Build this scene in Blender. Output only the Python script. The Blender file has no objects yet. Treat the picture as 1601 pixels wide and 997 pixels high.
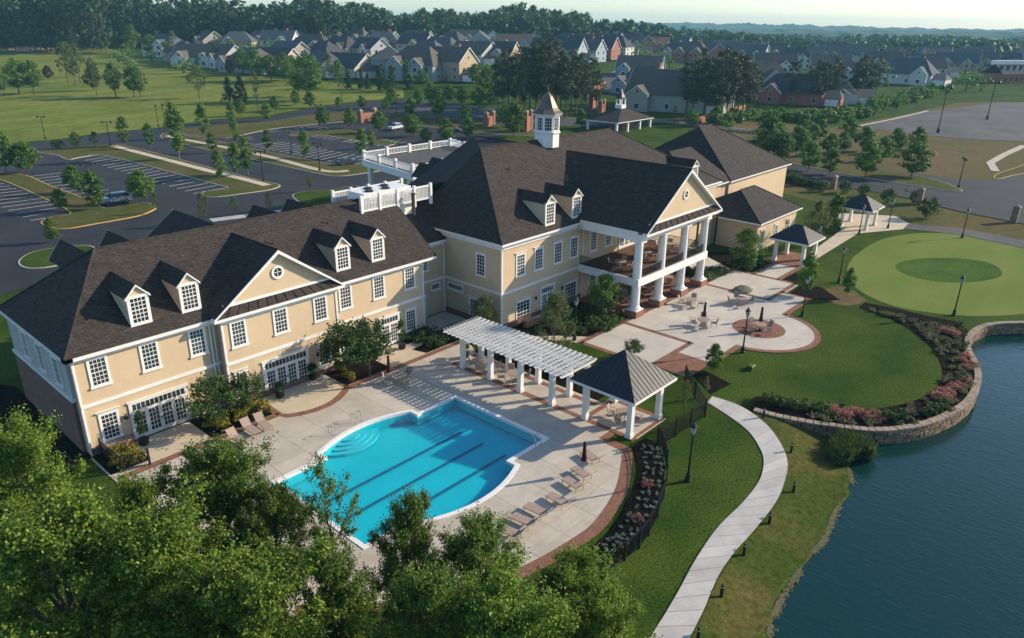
import bpy, bmesh, math, random
import numpy as np
from mathutils import Vector, Matrix
from mathutils.geometry import tessellate_polygon
R = math.radians
PI = math.pi
rnd = random.Random(7)
S = bpy.context.scene
C = S.collection
# ---------------------------------------------------------------- camera
CAM_H = 28.0                      # metres above the pool deck; x runs along the clubhouse front, y towards its back
YAW = R(48.18328)
CT, ST = math.cos(YAW), math.sin(YAW)
cam_data = bpy.data.cameras.new('camera')
cam = bpy.data.objects.new('camera', cam_data)
C.objects.link(cam)
S.camera = cam
cam_data.sensor_width = 36.0
cam_data.sensor_fit = 'HORIZONTAL'
cam_data.lens = 1157.405 / 1601 * 36.0
cam_data.clip_start = 0.5
cam_data.clip_end = 9000
_p, _r = R(21.75985), R(-0.68604)
_f = Vector((0, math.cos(_p), -math.sin(_p)))
_d = Vector((0, -math.sin(_p), -math.cos(_p)))
_x = Vector((1, 0, 0))
_rt = _x * math.cos(_r) + _d * math.sin(_r)
_dn = _d * math.cos(_r) - _x * math.sin(_r)
def _tw(w): return Vector((w.x * CT + w.y * ST, -w.x * ST + w.y * CT, w.z))
_m = Matrix((_tw(_rt), _tw(-_dn), _tw(-_f))).transposed().to_4x4()
_m.translation = (0, 0, CAM_H)
cam.matrix_world = _m
# ---------------------------------------------------------------- sky, sun, exposure
SUN_EL = R(24.0)
SUN_AZ = R(-31.0)                 # direction towards the sun, counter-clockwise from +x
W = bpy.data.worlds.new('World')
S.world = W
W.use_nodes = True
nt = W.node_tree
bg = nt.nodes['Background']
sky = nt.nodes.new('ShaderNodeTexSky')
sky.sky_type = 'NISHITA'
sky.sun_disc = False
sky.sun_elevation = SUN_EL
sky.sun_rotation = PI / 2 - SUN_AZ
sky.altitude = 100
sky.air_density = 1.0
sky.dust_density = 0.6
sky.ozone_density = 3.5
nt.links.new(sky.outputs[0], bg.inputs[0])
bg.inputs[1].default_value = 0.15
sl = bpy.data.lights.new('sun', 'SUN')
sl.energy = 4.7
sl.angle = R(0.55)
sl.color = (1.0, 0.85, 0.66)
sun = bpy.data.objects.new('sun', sl)
C.objects.link(sun)
_sd = Vector((math.cos(SUN_EL) * math.cos(SUN_AZ), math.cos(SUN_EL) * math.sin(SUN_AZ), math.sin(SUN_EL)))
sun.rotation_euler = _sd.to_track_quat('Z', 'Y').to_euler()
sun.location = (60, -40, 80)
S.view_settings.view_transform = 'Standard'
S.view_settings.look = 'None'
S.view_settings.gamma = 1
S.view_settings.exposure = 0.5
S.render.engine = 'CYCLES'
cy = S.cycles
cy.use_denoising = True
cy.max_bounces = 5
cy.diffuse_bounces = 2
cy.glossy_bounces = 2
cy.transmission_bounces = 3
cy.transparent_max_bounces = 8
cy.volume_bounces = 0
cy.caustics_reflective = False
cy.caustics_refractive = False
cy.use_adaptive_sampling = True
cy.adaptive_threshold = 0.02

def terr(u, v):
    X = u * CT - v * ST
    Y = u * ST + v * CT
    if Y < 190: return 0.0
    a = X / Y
    t = min(1, max(0, (a + .05) / .5))
    k = 1 - .65 * t * t * (3 - 2 * t)
    r = .0515 * (min(Y, 430) - 190) + .009 * (min(max(Y, 430), 1100) - 430)
    return k * r

# ---------------------------------------------------------------- helpers
class MB:
    """collects shapes, then builds ONE mesh object"""
    def __init__(s): s.v = []; s.f = []
    def add(s, vs, fs):
        n = len(s.v); s.v += [tuple(p) for p in vs]; s.f += [tuple(i + n for i in f) for f in fs]; return s
    def box(s, x0, x1, y0, y1, z0, z1):
        return s.add([(x0,y0,z0),(x1,y0,z0),(x1,y1,z0),(x0,y1,z0),(x0,y0,z1),(x1,y0,z1),(x1,y1,z1),(x0,y1,z1)],
                     [(0,3,2,1),(4,5,6,7),(0,1,5,4),(1,2,6,5),(2,3,7,6),(3,0,4,7)])
    def obox(s, c, sz, rz=0, z0=0):            # box turned about z
        ca, sa = math.cos(rz), math.sin(rz); a, b, h = sz[0]/2, sz[1]/2, sz[2]
        q = [(c[0]+x*ca-y*sa, c[1]+x*sa+y*ca) for x, y in ((-a,-b),(a,-b),(a,b),(-a,b))]
        return s.prism(q, z0, z0+h)
    def prism(s, poly, z0, z1, bottom=True):
        n = len(poly)
        a = sum(poly[i][0]*poly[(i+1)%n][1]-poly[(i+1)%n][0]*poly[i][1] for i in range(n))
        if a < 0: poly = list(reversed(poly))
        vs = [(p[0],p[1],z0) for p in poly] + [(p[0],p[1],z1) for p in poly]
        fs = [(i,(i+1)%n,n+(i+1)%n,n+i) for i in range(n)]
        if n <= 4:
            fs.append(tuple(range(n,2*n)))
            if bottom: fs.append(tuple(reversed(range(n))))
        else:
            for t in tessellate_polygon([[Vector((p[0],p[1],0)) for p in poly]]):
                t = list(t); A,B,D = (poly[i] for i in t)
                if (B[0]-A[0])*(D[1]-A[1])-(B[1]-A[1])*(D[0]-A[0]) < 0: t.reverse()
                fs.append(tuple(n+i for i in t))
                if bottom: fs.append(tuple(reversed(t)))
        return s.add(vs, fs)
    def hexa(s, p):                             # 8 corners: bottom 4 ccw, top 4 ccw
        return s.add(p, [(0,3,2,1),(4,5,6,7),(0,1,5,4),(1,2,6,5),(2,3,7,6),(3,0,4,7)])
    def tube(s, a, b, r0, r1=None, n=8, cap=True):
        r1 = r0 if r1 is None else r1
        a, b = Vector(a), Vector(b); d = (b-a).normalized()
        x = d.orthogonal().normalized(); y = d.cross(x)
        vs = []
        for c, r in ((a,r0),(b,r1)):
            for k in range(n):
                t = 2*PI*k/n; vs.append(c + x*(r*math.cos(t)) + y*(r*math.sin(t)))
        fs = [(k,(k+1)%n,n+(k+1)%n,n+k) for k in range(n)]
        if cap: fs += [tuple(reversed(range(n))), tuple(range(n,2*n))]
        return s.add(vs, fs)
    def pipe(s, pts, r, n=6):
        for i in range(len(pts)-1): s.tube(pts[i], pts[i+1], r, r, n)
        return s
    def lathe(s, prof, c=(0,0,0), n=16, rot=0, sx=1, sy=1):    # prof: (radius, z) from the bottom up
        vs = []; m = len(prof)
        for r, z in prof:
            for k in range(n):
                t = 2*PI*k/n+rot; vs.append((c[0]+sx*r*math.cos(t), c[1]+sy*r*math.sin(t), c[2]+z))
        fs = []
        for i in range(m-1):
            for k in range(n):
                fs.append((i*n+k, i*n+(k+1)%n, (i+1)*n+(k+1)%n, (i+1)*n+k))
        fs.append(tuple(reversed(range(n)))); fs.append(tuple(range((m-1)*n, m*n)))
        return s.add(vs, fs)
    def quad(s, *p): return s.add(p, [tuple(range(len(p)))])
    def mesh(s, name, mat):
        me = bpy.data.meshes.new(name); me.from_pydata(s.v, [], s.f); me.update()
        if mat: me.materials.append(mat)
        return me
    def build(s, name, mat, parent=None, loc=None, smooth=False):
        me = s.mesh(name, mat)
        if smooth: me.polygons.foreach_set('use_smooth', [True]*len(me.polygons))
        return link(name, me, parent, loc)
def link(name, me, parent=None, loc=None, rz=0):
    o = bpy.data.objects.new(name, me); C.objects.link(o)
    if parent: o.parent = parent
    if loc: o.location = loc
    if rz: o.rotation_euler.z = rz
    return o
def tag(o, label=None, cat=None, group=None, kind=None):
    if label: o['label'] = label
    if cat: o['category'] = cat
    if group: o['group'] = group
    if kind: o['kind'] = kind
    return o
def thing(name, label, cat, loc=(0,0,0), rz=0, group=None):
    o = bpy.data.objects.new(name, None); C.objects.link(o); o.empty_display_size = .3
    o.location = loc; o.rotation_euler = (0,0,rz)
    return tag(o, label, cat, group)
def kids(o, _c={}):
    return _c.setdefault(o.name, [c for c in o.children])
def copy_tree(o, parent=None):
    c = o.copy(); C.objects.link(c); c.parent = parent
    for ch in kids(o): copy_tree(ch, c)
    return c
def place(proto, loc, rz=0, label=None, group=None, sc=None):
    """first use moves the prototype itself, afterwards a copy with its parts"""
    if proto.get('_used'):
        o = copy_tree(proto)
    else:
        o = proto; kids(proto)
        for k in proto.children: kids(k)
        proto['_used'] = 1
    o.location = loc; o.rotation_euler = (0,0,rz)
    if sc: o.scale = sc if not isinstance(sc, (int,float)) else (sc,sc,sc)
    if label: o['label'] = label
    if group: o['group'] = group
    return o
def clean_flags():
    for o in bpy.data.objects:
        if '_used' in o: del o['_used']
ORD = ['first','second','third','fourth','fifth','sixth','seventh','eighth','ninth','tenth','eleventh','twelfth','thirteenth','fourteenth','fifteenth','sixteenth','seventeenth','eighteenth','nineteenth','twentieth','twenty-first','twenty-second','twenty-third','twenty-fourth','twenty-fifth','twenty-sixth','twenty-seventh','twenty-eighth','twenty-ninth','thirtieth']
_cmi = _m.inverted()
def imx(p):                                     # sideways place of a point as seen by the viewer, for left-to-right ranks in labels
    q = _cmi @ Vector((p[0], p[1], p[2] if len(p) > 2 else 0)); return q.x / -q.z
def ranks(objs, fmt):
    for i, o in enumerate(sorted(objs, key=lambda o: imx(o.location))):
        o['label'] = fmt.format(ORD[i] if i < len(ORD) else str(i+1) + 'th')
def sub(o, mat): o.data.materials.clear(); o.data.materials.append(mat)

# ---------------------------------------------------------------- materials
def mat(name, col, rough=.8, col2=None, scale=4., bump=0., bscale=None, spec=.3, metal=0., detail=4., mixr=(.35,.65), island=0., objrand=0., fine=0., fscale=60., coord='Object', stretch=None):
    m = bpy.data.materials.new(name); m.use_nodes = True
    t = m.node_tree; N = t.nodes; L = t.links
    b = N['Principled BSDF']
    b.inputs['Roughness'].default_value = rough
    b.inputs['Metallic'].default_value = metal
    b.inputs['Specular IOR Level'].default_value = spec
    tc = N.new('ShaderNodeTexCoord'); vec = tc.outputs[coord]
    if stretch:
        mp = N.new('ShaderNodeMapping'); mp.inputs['Scale'].default_value = stretch
        L.new(vec, mp.inputs[0]); vec = mp.outputs[0]
    col = tuple(col)+(1,)
    out = None
    if col2 is not None:
        nz = N.new('ShaderNodeTexNoise'); nz.inputs['Scale'].default_value = scale; nz.inputs['Detail'].default_value = detail; nz.inputs['Roughness'].default_value = .6
        L.new(vec, nz.inputs['Vector'])
        rp = N.new('ShaderNodeValToRGB'); rp.color_ramp.elements[0].position = mixr[0]; rp.color_ramp.elements[1].position = mixr[1]
        rp.color_ramp.elements[0].color = col; rp.color_ramp.elements[1].color = tuple(col2)+(1,)
        L.new(nz.outputs['Fac'], rp.inputs[0]); out = rp.outputs[0]
    if fine:
        n2 = N.new('ShaderNodeTexNoise'); n2.inputs['Scale'].default_value = fscale; n2.inputs['Detail'].default_value = 6; n2.inputs['Roughness'].default_value = .7
        L.new(vec, n2.inputs['Vector'])
        mr = N.new('ShaderNodeMapRange'); mr.inputs[1].default_value = .3; mr.inputs[2].default_value = .7
        mr.inputs[3].default_value = 1-fine; mr.inputs[4].default_value = 1+fine
        L.new(n2.outputs['Fac'], mr.inputs[0])
        mx = N.new('ShaderNodeMix'); mx.data_type = 'RGBA'; mx.blend_type = 'MULTIPLY'; mx.inputs[0].default_value = 1
        if out: L.new(out, mx.inputs[6])
        else: mx.inputs[6].default_value = col
        L.new(mr.outputs[0], mx.inputs[7]); out = mx.outputs[2]
    for amt, node, sock in ((island,'ShaderNodeNewGeometry','Random Per Island'), (objrand,'ShaderNodeObjectInfo','Random')):
        if amt:
            g_ = N.new(node); mr = N.new('ShaderNodeMapRange'); mr.inputs[3].default_value = 1-amt; mr.inputs[4].default_value = 1+amt
            L.new(g_.outputs[sock], mr.inputs[0])
            mx = N.new('ShaderNodeMix'); mx.data_type = 'RGBA'; mx.blend_type = 'MULTIPLY'; mx.inputs[0].default_value = 1
            if out: L.new(out, mx.inputs[6])
            else: mx.inputs[6].default_value = col
            L.new(mr.outputs[0], mx.inputs[7]); out = mx.outputs[2]
    if out: L.new(out, b.inputs['Base Color'])
    else: b.inputs['Base Color'].default_value = col
    if bump:
        n3 = N.new('ShaderNodeTexNoise'); n3.inputs['Scale'].default_value = bscale or scale*6; n3.inputs['Detail'].default_value = 5
        L.new(vec, n3.inputs['Vector'])
        bp = N.new('ShaderNodeBump'); bp.inputs['Strength'].default_value = bump; bp.inputs['Distance'].default_value = .05
        L.new(n3.outputs['Fac'], bp.inputs['Height']); L.new(bp.outputs[0], b.inputs['Normal'])
    return m
def brickmat(name, c1, c2, mortar, sx, sz, bump=.4, msize=.02, flat=False, dirt=.25, rough=.9):
    """bricks / shingles: courses follow height on walls and roofs, or the ground plan when flat"""
    m = bpy.data.materials.new(name); m.use_nodes = True
    t = m.node_tree; N = t.nodes; L = t.links; b = N['Principled BSDF']
    b.inputs['Roughness'].default_value = rough; b.inputs['Specular IOR Level'].default_value = .2
    tc = N.new('ShaderNodeTexCoord'); sp = N.new('ShaderNodeSeparateXYZ'); L.new(tc.outputs['Object'], sp.inputs[0])
    cb = N.new('ShaderNodeCombineXYZ')
    if flat:
        L.new(sp.outputs[0], cb.inputs[0]); L.new(sp.outputs[1], cb.inputs[1])
    else:
        ad = N.new('ShaderNodeMath'); ad.operation = 'ADD'; L.new(sp.outputs[0], ad.inputs[0]); L.new(sp.outputs[1], ad.inputs[1])
        L.new(ad.outputs[0], cb.inputs[0]); L.new(sp.outputs[2], cb.inputs[1])
    br = N.new('ShaderNodeTexBrick'); L.new(cb.outputs[0], br.inputs[0])
    br.inputs['Color1'].default_value = tuple(c1)+(1,); br.inputs['Color2'].default_value = tuple(c2)+(1,); br.inputs['Mortar'].default_value = tuple(mortar)+(1,)
    br.inputs['Scale'].default_value = 1; br.inputs['Brick Width'].default_value = sx; br.inputs['Row Height'].default_value = sz
    br.inputs['Mortar Size'].default_value = msize; br.inputs['Bias'].default_value = 0
    nz = N.new('ShaderNodeTexNoise'); nz.inputs['Scale'].default_value = 1.3; nz.inputs['Detail'].default_value = 8; nz.inputs['Roughness'].default_value = .7
    L.new(tc.outputs['Object'], nz.inputs[0])
    mr = N.new('ShaderNodeMapRange'); mr.inputs[1].default_value = .25; mr.inputs[2].default_value = .75; mr.inputs[3].default_value = 1-dirt; mr.inputs[4].default_value = 1+dirt
    L.new(nz.outputs['Fac'], mr.inputs[0])
    mx = N.new('ShaderNodeMix'); mx.data_type = 'RGBA'; mx.blend_type = 'MULTIPLY'; mx.inputs[0].default_value = 1
    L.new(br.outputs['Color'], mx.inputs[6]); L.new(mr.outputs[0], mx.inputs[7]); L.new(mx.outputs[2], b.inputs['Base Color'])
    bp = N.new('ShaderNodeBump'); bp.inputs['Strength'].default_value = bump; bp.inputs['Distance'].default_value = .02; bp.invert = True
    L.new(br.outputs['Fac'], bp.inputs['Height']); L.new(bp.outputs[0], b.inputs['Normal'])
    return m
def leafmat(name, c1, c2, objrand=.15, trans=.35):
    m = bpy.data.materials.new(name); m.use_nodes = True
    t = m.node_tree; N = t.nodes; L = t.links
    for n in list(N): N.remove(n)
    o = N.new('ShaderNodeOutputMaterial'); ge = N.new('ShaderNodeNewGeometry')
    rp = N.new('ShaderNodeValToRGB'); rp.color_ramp.elements[0].color = tuple(c1)+(1,); rp.color_ramp.elements[1].color = tuple(c2)+(1,)
    L.new(ge.outputs['Random Per Island'], rp.inputs[0])
    oi = N.new('ShaderNodeObjectInfo'); mr = N.new('ShaderNodeMapRange'); mr.inputs[3].default_value = 1-objrand; mr.inputs[4].default_value = 1+objrand
    L.new(oi.outputs['Random'], mr.inputs[0])
    mx = N.new('ShaderNodeMix'); mx.data_type = 'RGBA'; mx.blend_type = 'MULTIPLY'; mx.inputs[0].default_value = 1
    L.new(rp.outputs[0], mx.inputs[6]); L.new(mr.outputs[0], mx.inputs[7])
    d = N.new('ShaderNodeBsdfPrincipled'); d.inputs['Roughness'].default_value = .55; d.inputs['Specular IOR Level'].default_value = .25
    L.new(mx.outputs[2], d.inputs['Base Color'])
    tr = N.new('ShaderNodeBsdfTranslucent'); L.new(mx.outputs[2], tr.inputs[0])
    ms = N.new('ShaderNodeMixShader'); ms.inputs[0].default_value = trans
    L.new(d.outputs[0], ms.inputs[1]); L.new(tr.outputs[0], ms.inputs[2]); L.new(ms.outputs[0], o.inputs[0])
    return m
M = {}
M['stucco'] = mat('stucco', (.57,.440,.282), .9, (.615,.478,.312), .3, bump=.2, bscale=30, fine=.035, fscale=1.5)
M['siding'] = mat('siding', (.42,.43,.40), .8, (.47,.48,.45), .5)
M['white'] = mat('white_paint', (.74,.73,.69), .55, (.80,.79,.75), 1.2)
M['glass'] = mat('window_glass', (.020,.034,.038), .06, spec=.38, objrand=.85)
M['shingle'] = brickmat('shingle', (.040,.034,.030), (.080,.066,.055), (.020,.018,.016), .24, .085, bump=.6, msize=.012, dirt=.3)
M['brick'] = brickmat('red_brick', (.25,.085,.045), (.33,.12,.065), (.30,.22,.17), .22, .075, bump=.3, msize=.012)
M['brickbase'] = brickmat('brown_brick', (.16,.085,.055), (.22,.12,.08), (.18,.15,.13), .22, .075, bump=.3, msize=.012)
M['paver'] = brickmat('brick_paver', (.215,.098,.06), (.29,.14,.088), (.15,.09,.065), .2, .1, bump=.3, msize=.012, flat=True, dirt=.3)
M['concrete'] = mat('concrete', (.425,.375,.30), .9, (.525,.465,.375), .45, bump=.1, bscale=40, island=.05, objrand=.07, fine=.08, fscale=9)
M['terrace'] = mat('tan_concrete', (.49,.41,.29), .9, (.56,.475,.34), .5, bump=.1, bscale=40, objrand=.06, fine=.1, fscale=14)
M['patio'] = mat('pale_concrete', (.46,.415,.35), .9, (.55,.50,.42), .35, bump=.1, bscale=40, objrand=.05, fine=.08, fscale=7)
M['path'] = mat('path_concrete', (.42,.40,.37), .9, (.52,.49,.44), .8, bump=.1, bscale=40, objrand=.09, fine=.06, fscale=9)
M['mulch'] = mat('mulch', (.006,.005,.004), 1, (.020,.015,.011), 6, bump=.8, bscale=25, fine=.4, fscale=30, spec=.03)
M['grass'] = mat('lawn_grass', (.026,.056,.007), .95, (.060,.092,.013), .16, bump=.3, bscale=16, detail=9, fine=.8, fscale=6, spec=.04)
M['collar'] = mat('collar_grass', (.040,.088,.012), .95, (.072,.125,.020), .2, bump=.4, bscale=10, fine=.5, fscale=5, spec=.04)
M['bank'] = mat('bank_grass', (.048,.072,.012), .95, (.12,.092,.032), .22, bump=.7, bscale=8, detail=9, fine=.5, fscale=3.0, mixr=(.45,.72), spec=.04)
M['putting'] = mat('putting_grass', (.130,.180,.034), .9, (.170,.203,.048), .08, bump=.1, bscale=30, detail=6, fine=.14, fscale=3, stretch=(1,3,1), spec=.04)
M['fairway'] = mat('fairway_grass', (.110,.148,.022), .95, (.195,.210,.046), .028, detail=8, fine=.3, fscale=.35, stretch=(1,2.5,1), spec=.04)
M['rough'] = mat('rough_ground', (.060,.085,.018), .95, (.125,.095,.038), .07, detail=8, fine=.25, fscale=.9, spec=.04)
M['soil'] = mat('bare_soil', (.15,.10,.055), .95, (.10,.10,.03), .06, detail=8, fine=.25, fscale=.9, spec=.04)
M['asphalt'] = mat('asphalt', (.019,.021,.024), .85, (.033,.034,.037), .15, detail=7, bump=.1, bscale=30, fine=.12, fscale=2)
M['oldasphalt'] = mat('worn_asphalt', (.055,.057,.062), .9, (.10,.09,.08), .07, detail=8, fine=.15, fscale=1)
M['kerb'] = mat('kerb_concrete', (.50,.44,.34), .9, (.42,.38,.30), .5)
M['yellow'] = mat('yellow_kerb', (.62,.34,.08), .8, (.52,.36,.16), .6)
M['line'] = mat('painted_line', (.62,.62,.60), .8, (.42,.42,.41), 2)
M['black'] = mat('black_metal', (.010,.010,.011), .45, spec=.4)
M['bark'] = mat('bark', (.075,.055,.04), .95, (.12,.09,.07), 5, bump=.6)
M['palebark'] = mat('pale_bark', (.20,.17,.14), .95, (.13,.11,.09), 5, bump=.4)
M['stone'] = mat('wall_stone', (.16,.108,.066), .9, (.27,.19,.125), 1.5, bump=.6, bscale=9, island=.3)
M['stonecap'] = mat('cap_stone', (.26,.205,.148), .9, (.34,.272,.20), 1.5, bump=.4, bscale=9, objrand=.15)
M['darkroof'] = mat('seamed_metal', (.024,.026,.029), .5, (.036,.037,.039), 1.5, spec=.35, metal=.1)
M['copper'] = mat('weathered_copper', (.13,.11,.095), .5, (.19,.145,.11), 2.5, metal=.4, stretch=(1,1,.25))
M['maroon'] = mat('maroon_canvas', (.060,.006,.008), .9)
M['navy'] = mat('navy_canvas', (.010,.018,.028), .9)
M['wicker'] = mat('chair_frame', (.36,.29,.22), .7, (.28,.22,.17), 8)
M['sling'] = mat('chair_sling', (.42,.32,.26), .85, (.30,.22,.18), 14, fine=.2)
M['tableglass'] = mat('table_top', (.20,.19,.17), .25, spec=.6)
M['flower'] = leafmat('azalea_bloom', (.12,.10,.04), (.80,.30,.26), .2, .25)

# ================================================================ the setting
def dist_seg(P, A, B):
    d = B - A; t = np.clip(((P - A) @ d) / max(1e-9, d @ d), 0, 1)
    return np.linalg.norm(P - (A + t[:, None] * d), axis=1)
def inside(P, poly):
    x, y = P[:, 0], P[:, 1]; c = np.zeros(len(P), bool); n = len(poly)
    for i in range(n):
        (x0, y0), (x1, y1) = poly[i], poly[i-1]
        if y0 == y1: continue
        c ^= ((y0 > y) != (y1 > y)) & (x < (x1-x0)*(y-y0)/(y1-y0)+x0)
    return c
def spline(pts, n=6, closed=False):
    out = []; m = len(pts)
    for i in range(m if closed else m-1):
        if closed: p = [pts[(i+k-1) % m] for k in range(4)]
        else: p = [pts[max(0,i-1)], pts[i], pts[i+1], pts[min(m-1,i+2)]]
        for k in range(n):
            t = k/n
            out.append(tuple(.5*((2*p[1][a])+(-p[0][a]+p[2][a])*t+(2*p[0][a]-5*p[1][a]+4*p[2][a]-p[3][a])*t*t+(-p[0][a]+3*p[1][a]-3*p[2][a]+p[3][a])*t**3) for a in (0,1)))
    if not closed: out.append(tuple(pts[-1]))
    return out
WATER = -1.05
wall_pts = [(50.92,20.44),(51.48,17.62),(52.76,14.68),(53.96,12.43),(55.45,10.97),(57.58,9.68),(60.78,8.59),(63.91,8.03),(66.98,8.04),(70.23,8.47),(73.31,9.42),(76.15,10.54),(79.16,11.14),(82.35,11.09),(85.07,10.21),(87.70,7.97),(90.00,5.04),(92.17,1.03)]
wall_line = spline(wall_pts, 5)
shore_pts = [(52.18,13.23),(50.32,12.44),(47.63,11.12),(43.75,10.80),(40.79,10.31),(38.42,10.37),(36.15,10.25),(33.58,10.08),(32.06,9.81),(30.72,9.45),(27.53,8.66),(23.68,7.46)]
shore_line = spline(shore_pts, 5)
lake_poly = wall_line[12:] + [(140,2),(150,-40),(90,-75),(10,-60),(6,-8)] + shore_line[::-1]
def axis(lo, hi, fine, steps):
    xs = [fine[0]]
    while xs[-1] < fine[1]: xs.append(xs[-1] + fine[2])
    a = xs[:]
    for sgn, lim in ((1, hi), (-1, lo)):
        x = a[-1] if sgn > 0 else a[0]; k = fine[2]
        e = []
        while (x < lim if sgn > 0 else x > lim):
            k = min(k*1.25, 8 if abs(x) < 480 else (30 if abs(x) < 1300 else 200)); x += sgn*k; e.append(x)
        a = a + e if sgn > 0 else e[::-1] + a
    return a
def build_ground():
    xs = axis(-1500, 5200, (13, 92, .5), 0); ys = axis(-700, 5200, (-14, 47, .5), 0)
    X, Y = np.meshgrid(xs, ys); P = np.stack([X.ravel(), Y.ravel()], 1)
    z = np.array([terr(u, v) for u, v in P])
    near = (P[:,0] > -30) & (P[:,0] < 190) & (P[:,1] > -110) & (P[:,1] < 60)
    Q = P[near]; ins = inside(Q, lake_poly)
    dn = np.full(len(Q), 1e9); dw = np.full(len(Q), 1e9)
    sl = [np.array(p) for p in shore_line]
    for a, b in zip(sl[:-1], sl[1:]): dn = np.minimum(dn, dist_seg(Q, a, b))
    wl = [np.array(p) for p in wall_line]
    for a, b in zip(wl[:-1], wl[1:]): dw = np.minimum(dw, dist_seg(Q, a, b))
    oth = [(140,2),(150,-40),(90,-75),(10,-60),(6,-8)]; do = np.full(len(Q), 1e9)
    pl = [wall_line[-1]] + oth + [shore_line[-1]]
    for a, b in zip(pl[:-1], pl[1:]): do = np.minimum(do, dist_seg(Q, np.array(a), np.array(b)))
    dsh = np.minimum(dn, do)
    zz = np.zeros(len(Q))
    t = np.clip(dsh/5.5, 0, 1); bank = (WATER+.06)*(1-t*t*(3-2*t))
    # behind the retaining wall the lawn stays level; the water side falls away
    side = np.zeros(len(Q))
    best = np.full(len(Q), 1e9)
    for a, b in zip(wl[:-1], wl[1:]):
        d = dist_seg(Q, a, b); c = (b-a)[0]*(Q-a)[:,1]-(b-a)[1]*(Q-a)[:,0]
        up = d < best; best[up] = d[up]; side[up] = c[up]
    lev = (side > 0) & (dw < 12)
    zz = bank.copy()
    tw = np.clip((dw-.55)/1.2, 0, 1)
    zl = -1.6*(1-tw); zz[lev & ~ins] = zl[lev & ~ins]
    depth = WATER-.15-.28*np.minimum(np.minimum(dsh, dw+1.5), 6)
    zz[ins] = depth[ins]
    under = (P[:,0] > 15) & (P[:,0] < 38.6) & (P[:,1] > 25) & (P[:,1] < 46)
    z[near] = zz
    z[under] = -3
    nx, ny = len(xs), len(ys)
    V = np.column_stack([P, z])
    idx = np.arange(nx*ny).reshape(ny, nx)
    F = np.stack([idx[:-1,:-1], idx[:-1,1:], idx[1:,1:], idx[1:,:-1]], -1).reshape(-1, 4)
    me = fastmesh('ground', V, F, M['grass'])
    me.polygons.foreach_set('use_smooth', [True]*len(me.polygons))
    tag(link('ground', me), kind='structure')
def fastmesh(name, V, F, m):
    V = np.asarray(V, np.float32); F = np.asarray(F, np.int32); k = F.shape[1]
    me = bpy.data.meshes.new(name)
    me.vertices.add(len(V)); me.vertices.foreach_set('co', V.ravel())
    me.loops.add(F.size); me.loops.foreach_set('vertex_index', F.ravel())
    me.polygons.add(len(F)); me.polygons.foreach_set('loop_start', np.arange(0, F.size, k, dtype=np.int32))
    me.update(calc_edges=True); me.validate()
    if m: me.materials.append(m)
    return me
build_ground()
def fill_bm(poly, holes=()):
    bm = bmesh.new(); allp = [p for lp in (poly,)+tuple(holes) for p in lp]
    vs = [bm.verts.new((p[0], p[1], 0)) for p in allp]
    for t in tessellate_polygon([[Vector((p[0], p[1], 0)) for p in lp] for lp in (poly,)+tuple(holes)]):
        try: bm.faces.new([vs[i] for i in t])
        except ValueError: pass
    for f in bm.faces:
        if f.normal.z == 0: f.normal_update()
        if f.normal.z < 0: f.normal_flip()
    return bm
def bis(bm, co, no):
    bmesh.ops.bisect_plane(bm, geom=bm.verts[:]+bm.edges[:]+bm.faces[:], dist=1e-5, plane_co=co, plane_no=no)
def csheet(name, poly, off, m, step=10, parent=None, kind='structure', holes=()):
    """a sheet that follows the lie of the land"""
    bm = fill_bm(poly, holes)
    x0, x1 = min(p[0] for p in poly), max(p[0] for p in poly); y0, y1 = min(p[1] for p in poly), max(p[1] for p in poly)
    if step:
        for i in range(1, int((x1-x0)/step)+1): bis(bm, (x0+i*step,0,0), (1,0,0))
        for i in range(1, int((y1-y0)/step)+1): bis(bm, (0,y0+i*step,0), (0,1,0))
    for v in bm.verts: v.co.z = terr(v.co.x, v.co.y) + off
    me = bpy.data.meshes.new(name); bm.to_mesh(me); bm.free(); me.materials.append(m)
    o = link(name, me, parent)
    if not parent: tag(o, kind=kind)
    return o
def slabs(name, poly, holes, xs, ys, m, base, top=.06, gap=.022, part='slab'):
    """a paved area laid in slabs with open joints; every slab is an object of its own"""
    par = csheet(name, poly, .012, base, 0, holes=holes)
    bm = fill_bm(poly, holes)
    for x in xs: bis(bm, (x-gap/2,0,0), (1,0,0)); bis(bm, (x+gap/2,0,0), (1,0,0))
    for y in ys: bis(bm, (0,y-gap/2,0), (0,1,0)); bis(bm, (0,y+gap/2,0), (0,1,0))
    cells = {}
    for f in bm.faces:
        c = f.calc_center_median()
        if any(abs(c.x-x) < gap*.45 for x in xs) or any(abs(c.y-y) < gap*.45 for y in ys): continue
        cells.setdefault((sum(c.x > x for x in xs), sum(c.y > y for y in ys)), []).append(f)
    for k, fs in cells.items():
        if sum(f.calc_area() for f in fs) < .15: continue
        mb = MB(); e = {}
        for f in fs:
            for lp in f.loops:
                a, b = lp.vert.co, lp.link_loop_next.vert.co; ka, kb = (round(a.x,4), round(a.y,4)), (round(b.x,4), round(b.y,4))
                if (kb, ka) in e: del e[(kb, ka)]
                else: e[(ka, kb)] = 1
            mb.add([(v.co.x, v.co.y, top) for v in f.verts], [tuple(range(len(f.verts)))])
        for a, b in e: mb.quad((a[0],a[1],.0), (b[0],b[1],.0), (b[0],b[1],top), (a[0],a[1],top))
        mb.build(part, m, par)
    bm.free()
    return par
def strip(pts, w, off=0):                       # polygon of a band along a line
    L_, R_ = [], []
    for i, p in enumerate(pts):
        a = Vector(pts[max(0,i-1)]); b = Vector(pts[min(len(pts)-1,i+1)]); d = (b-a).normalized(); n = Vector((-d.y, d.x))
        q = Vector(p)+n*off
        L_.append(tuple(q+n*w/2)); R_.append(tuple(q-n*w/2))
    return L_, R_
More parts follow.
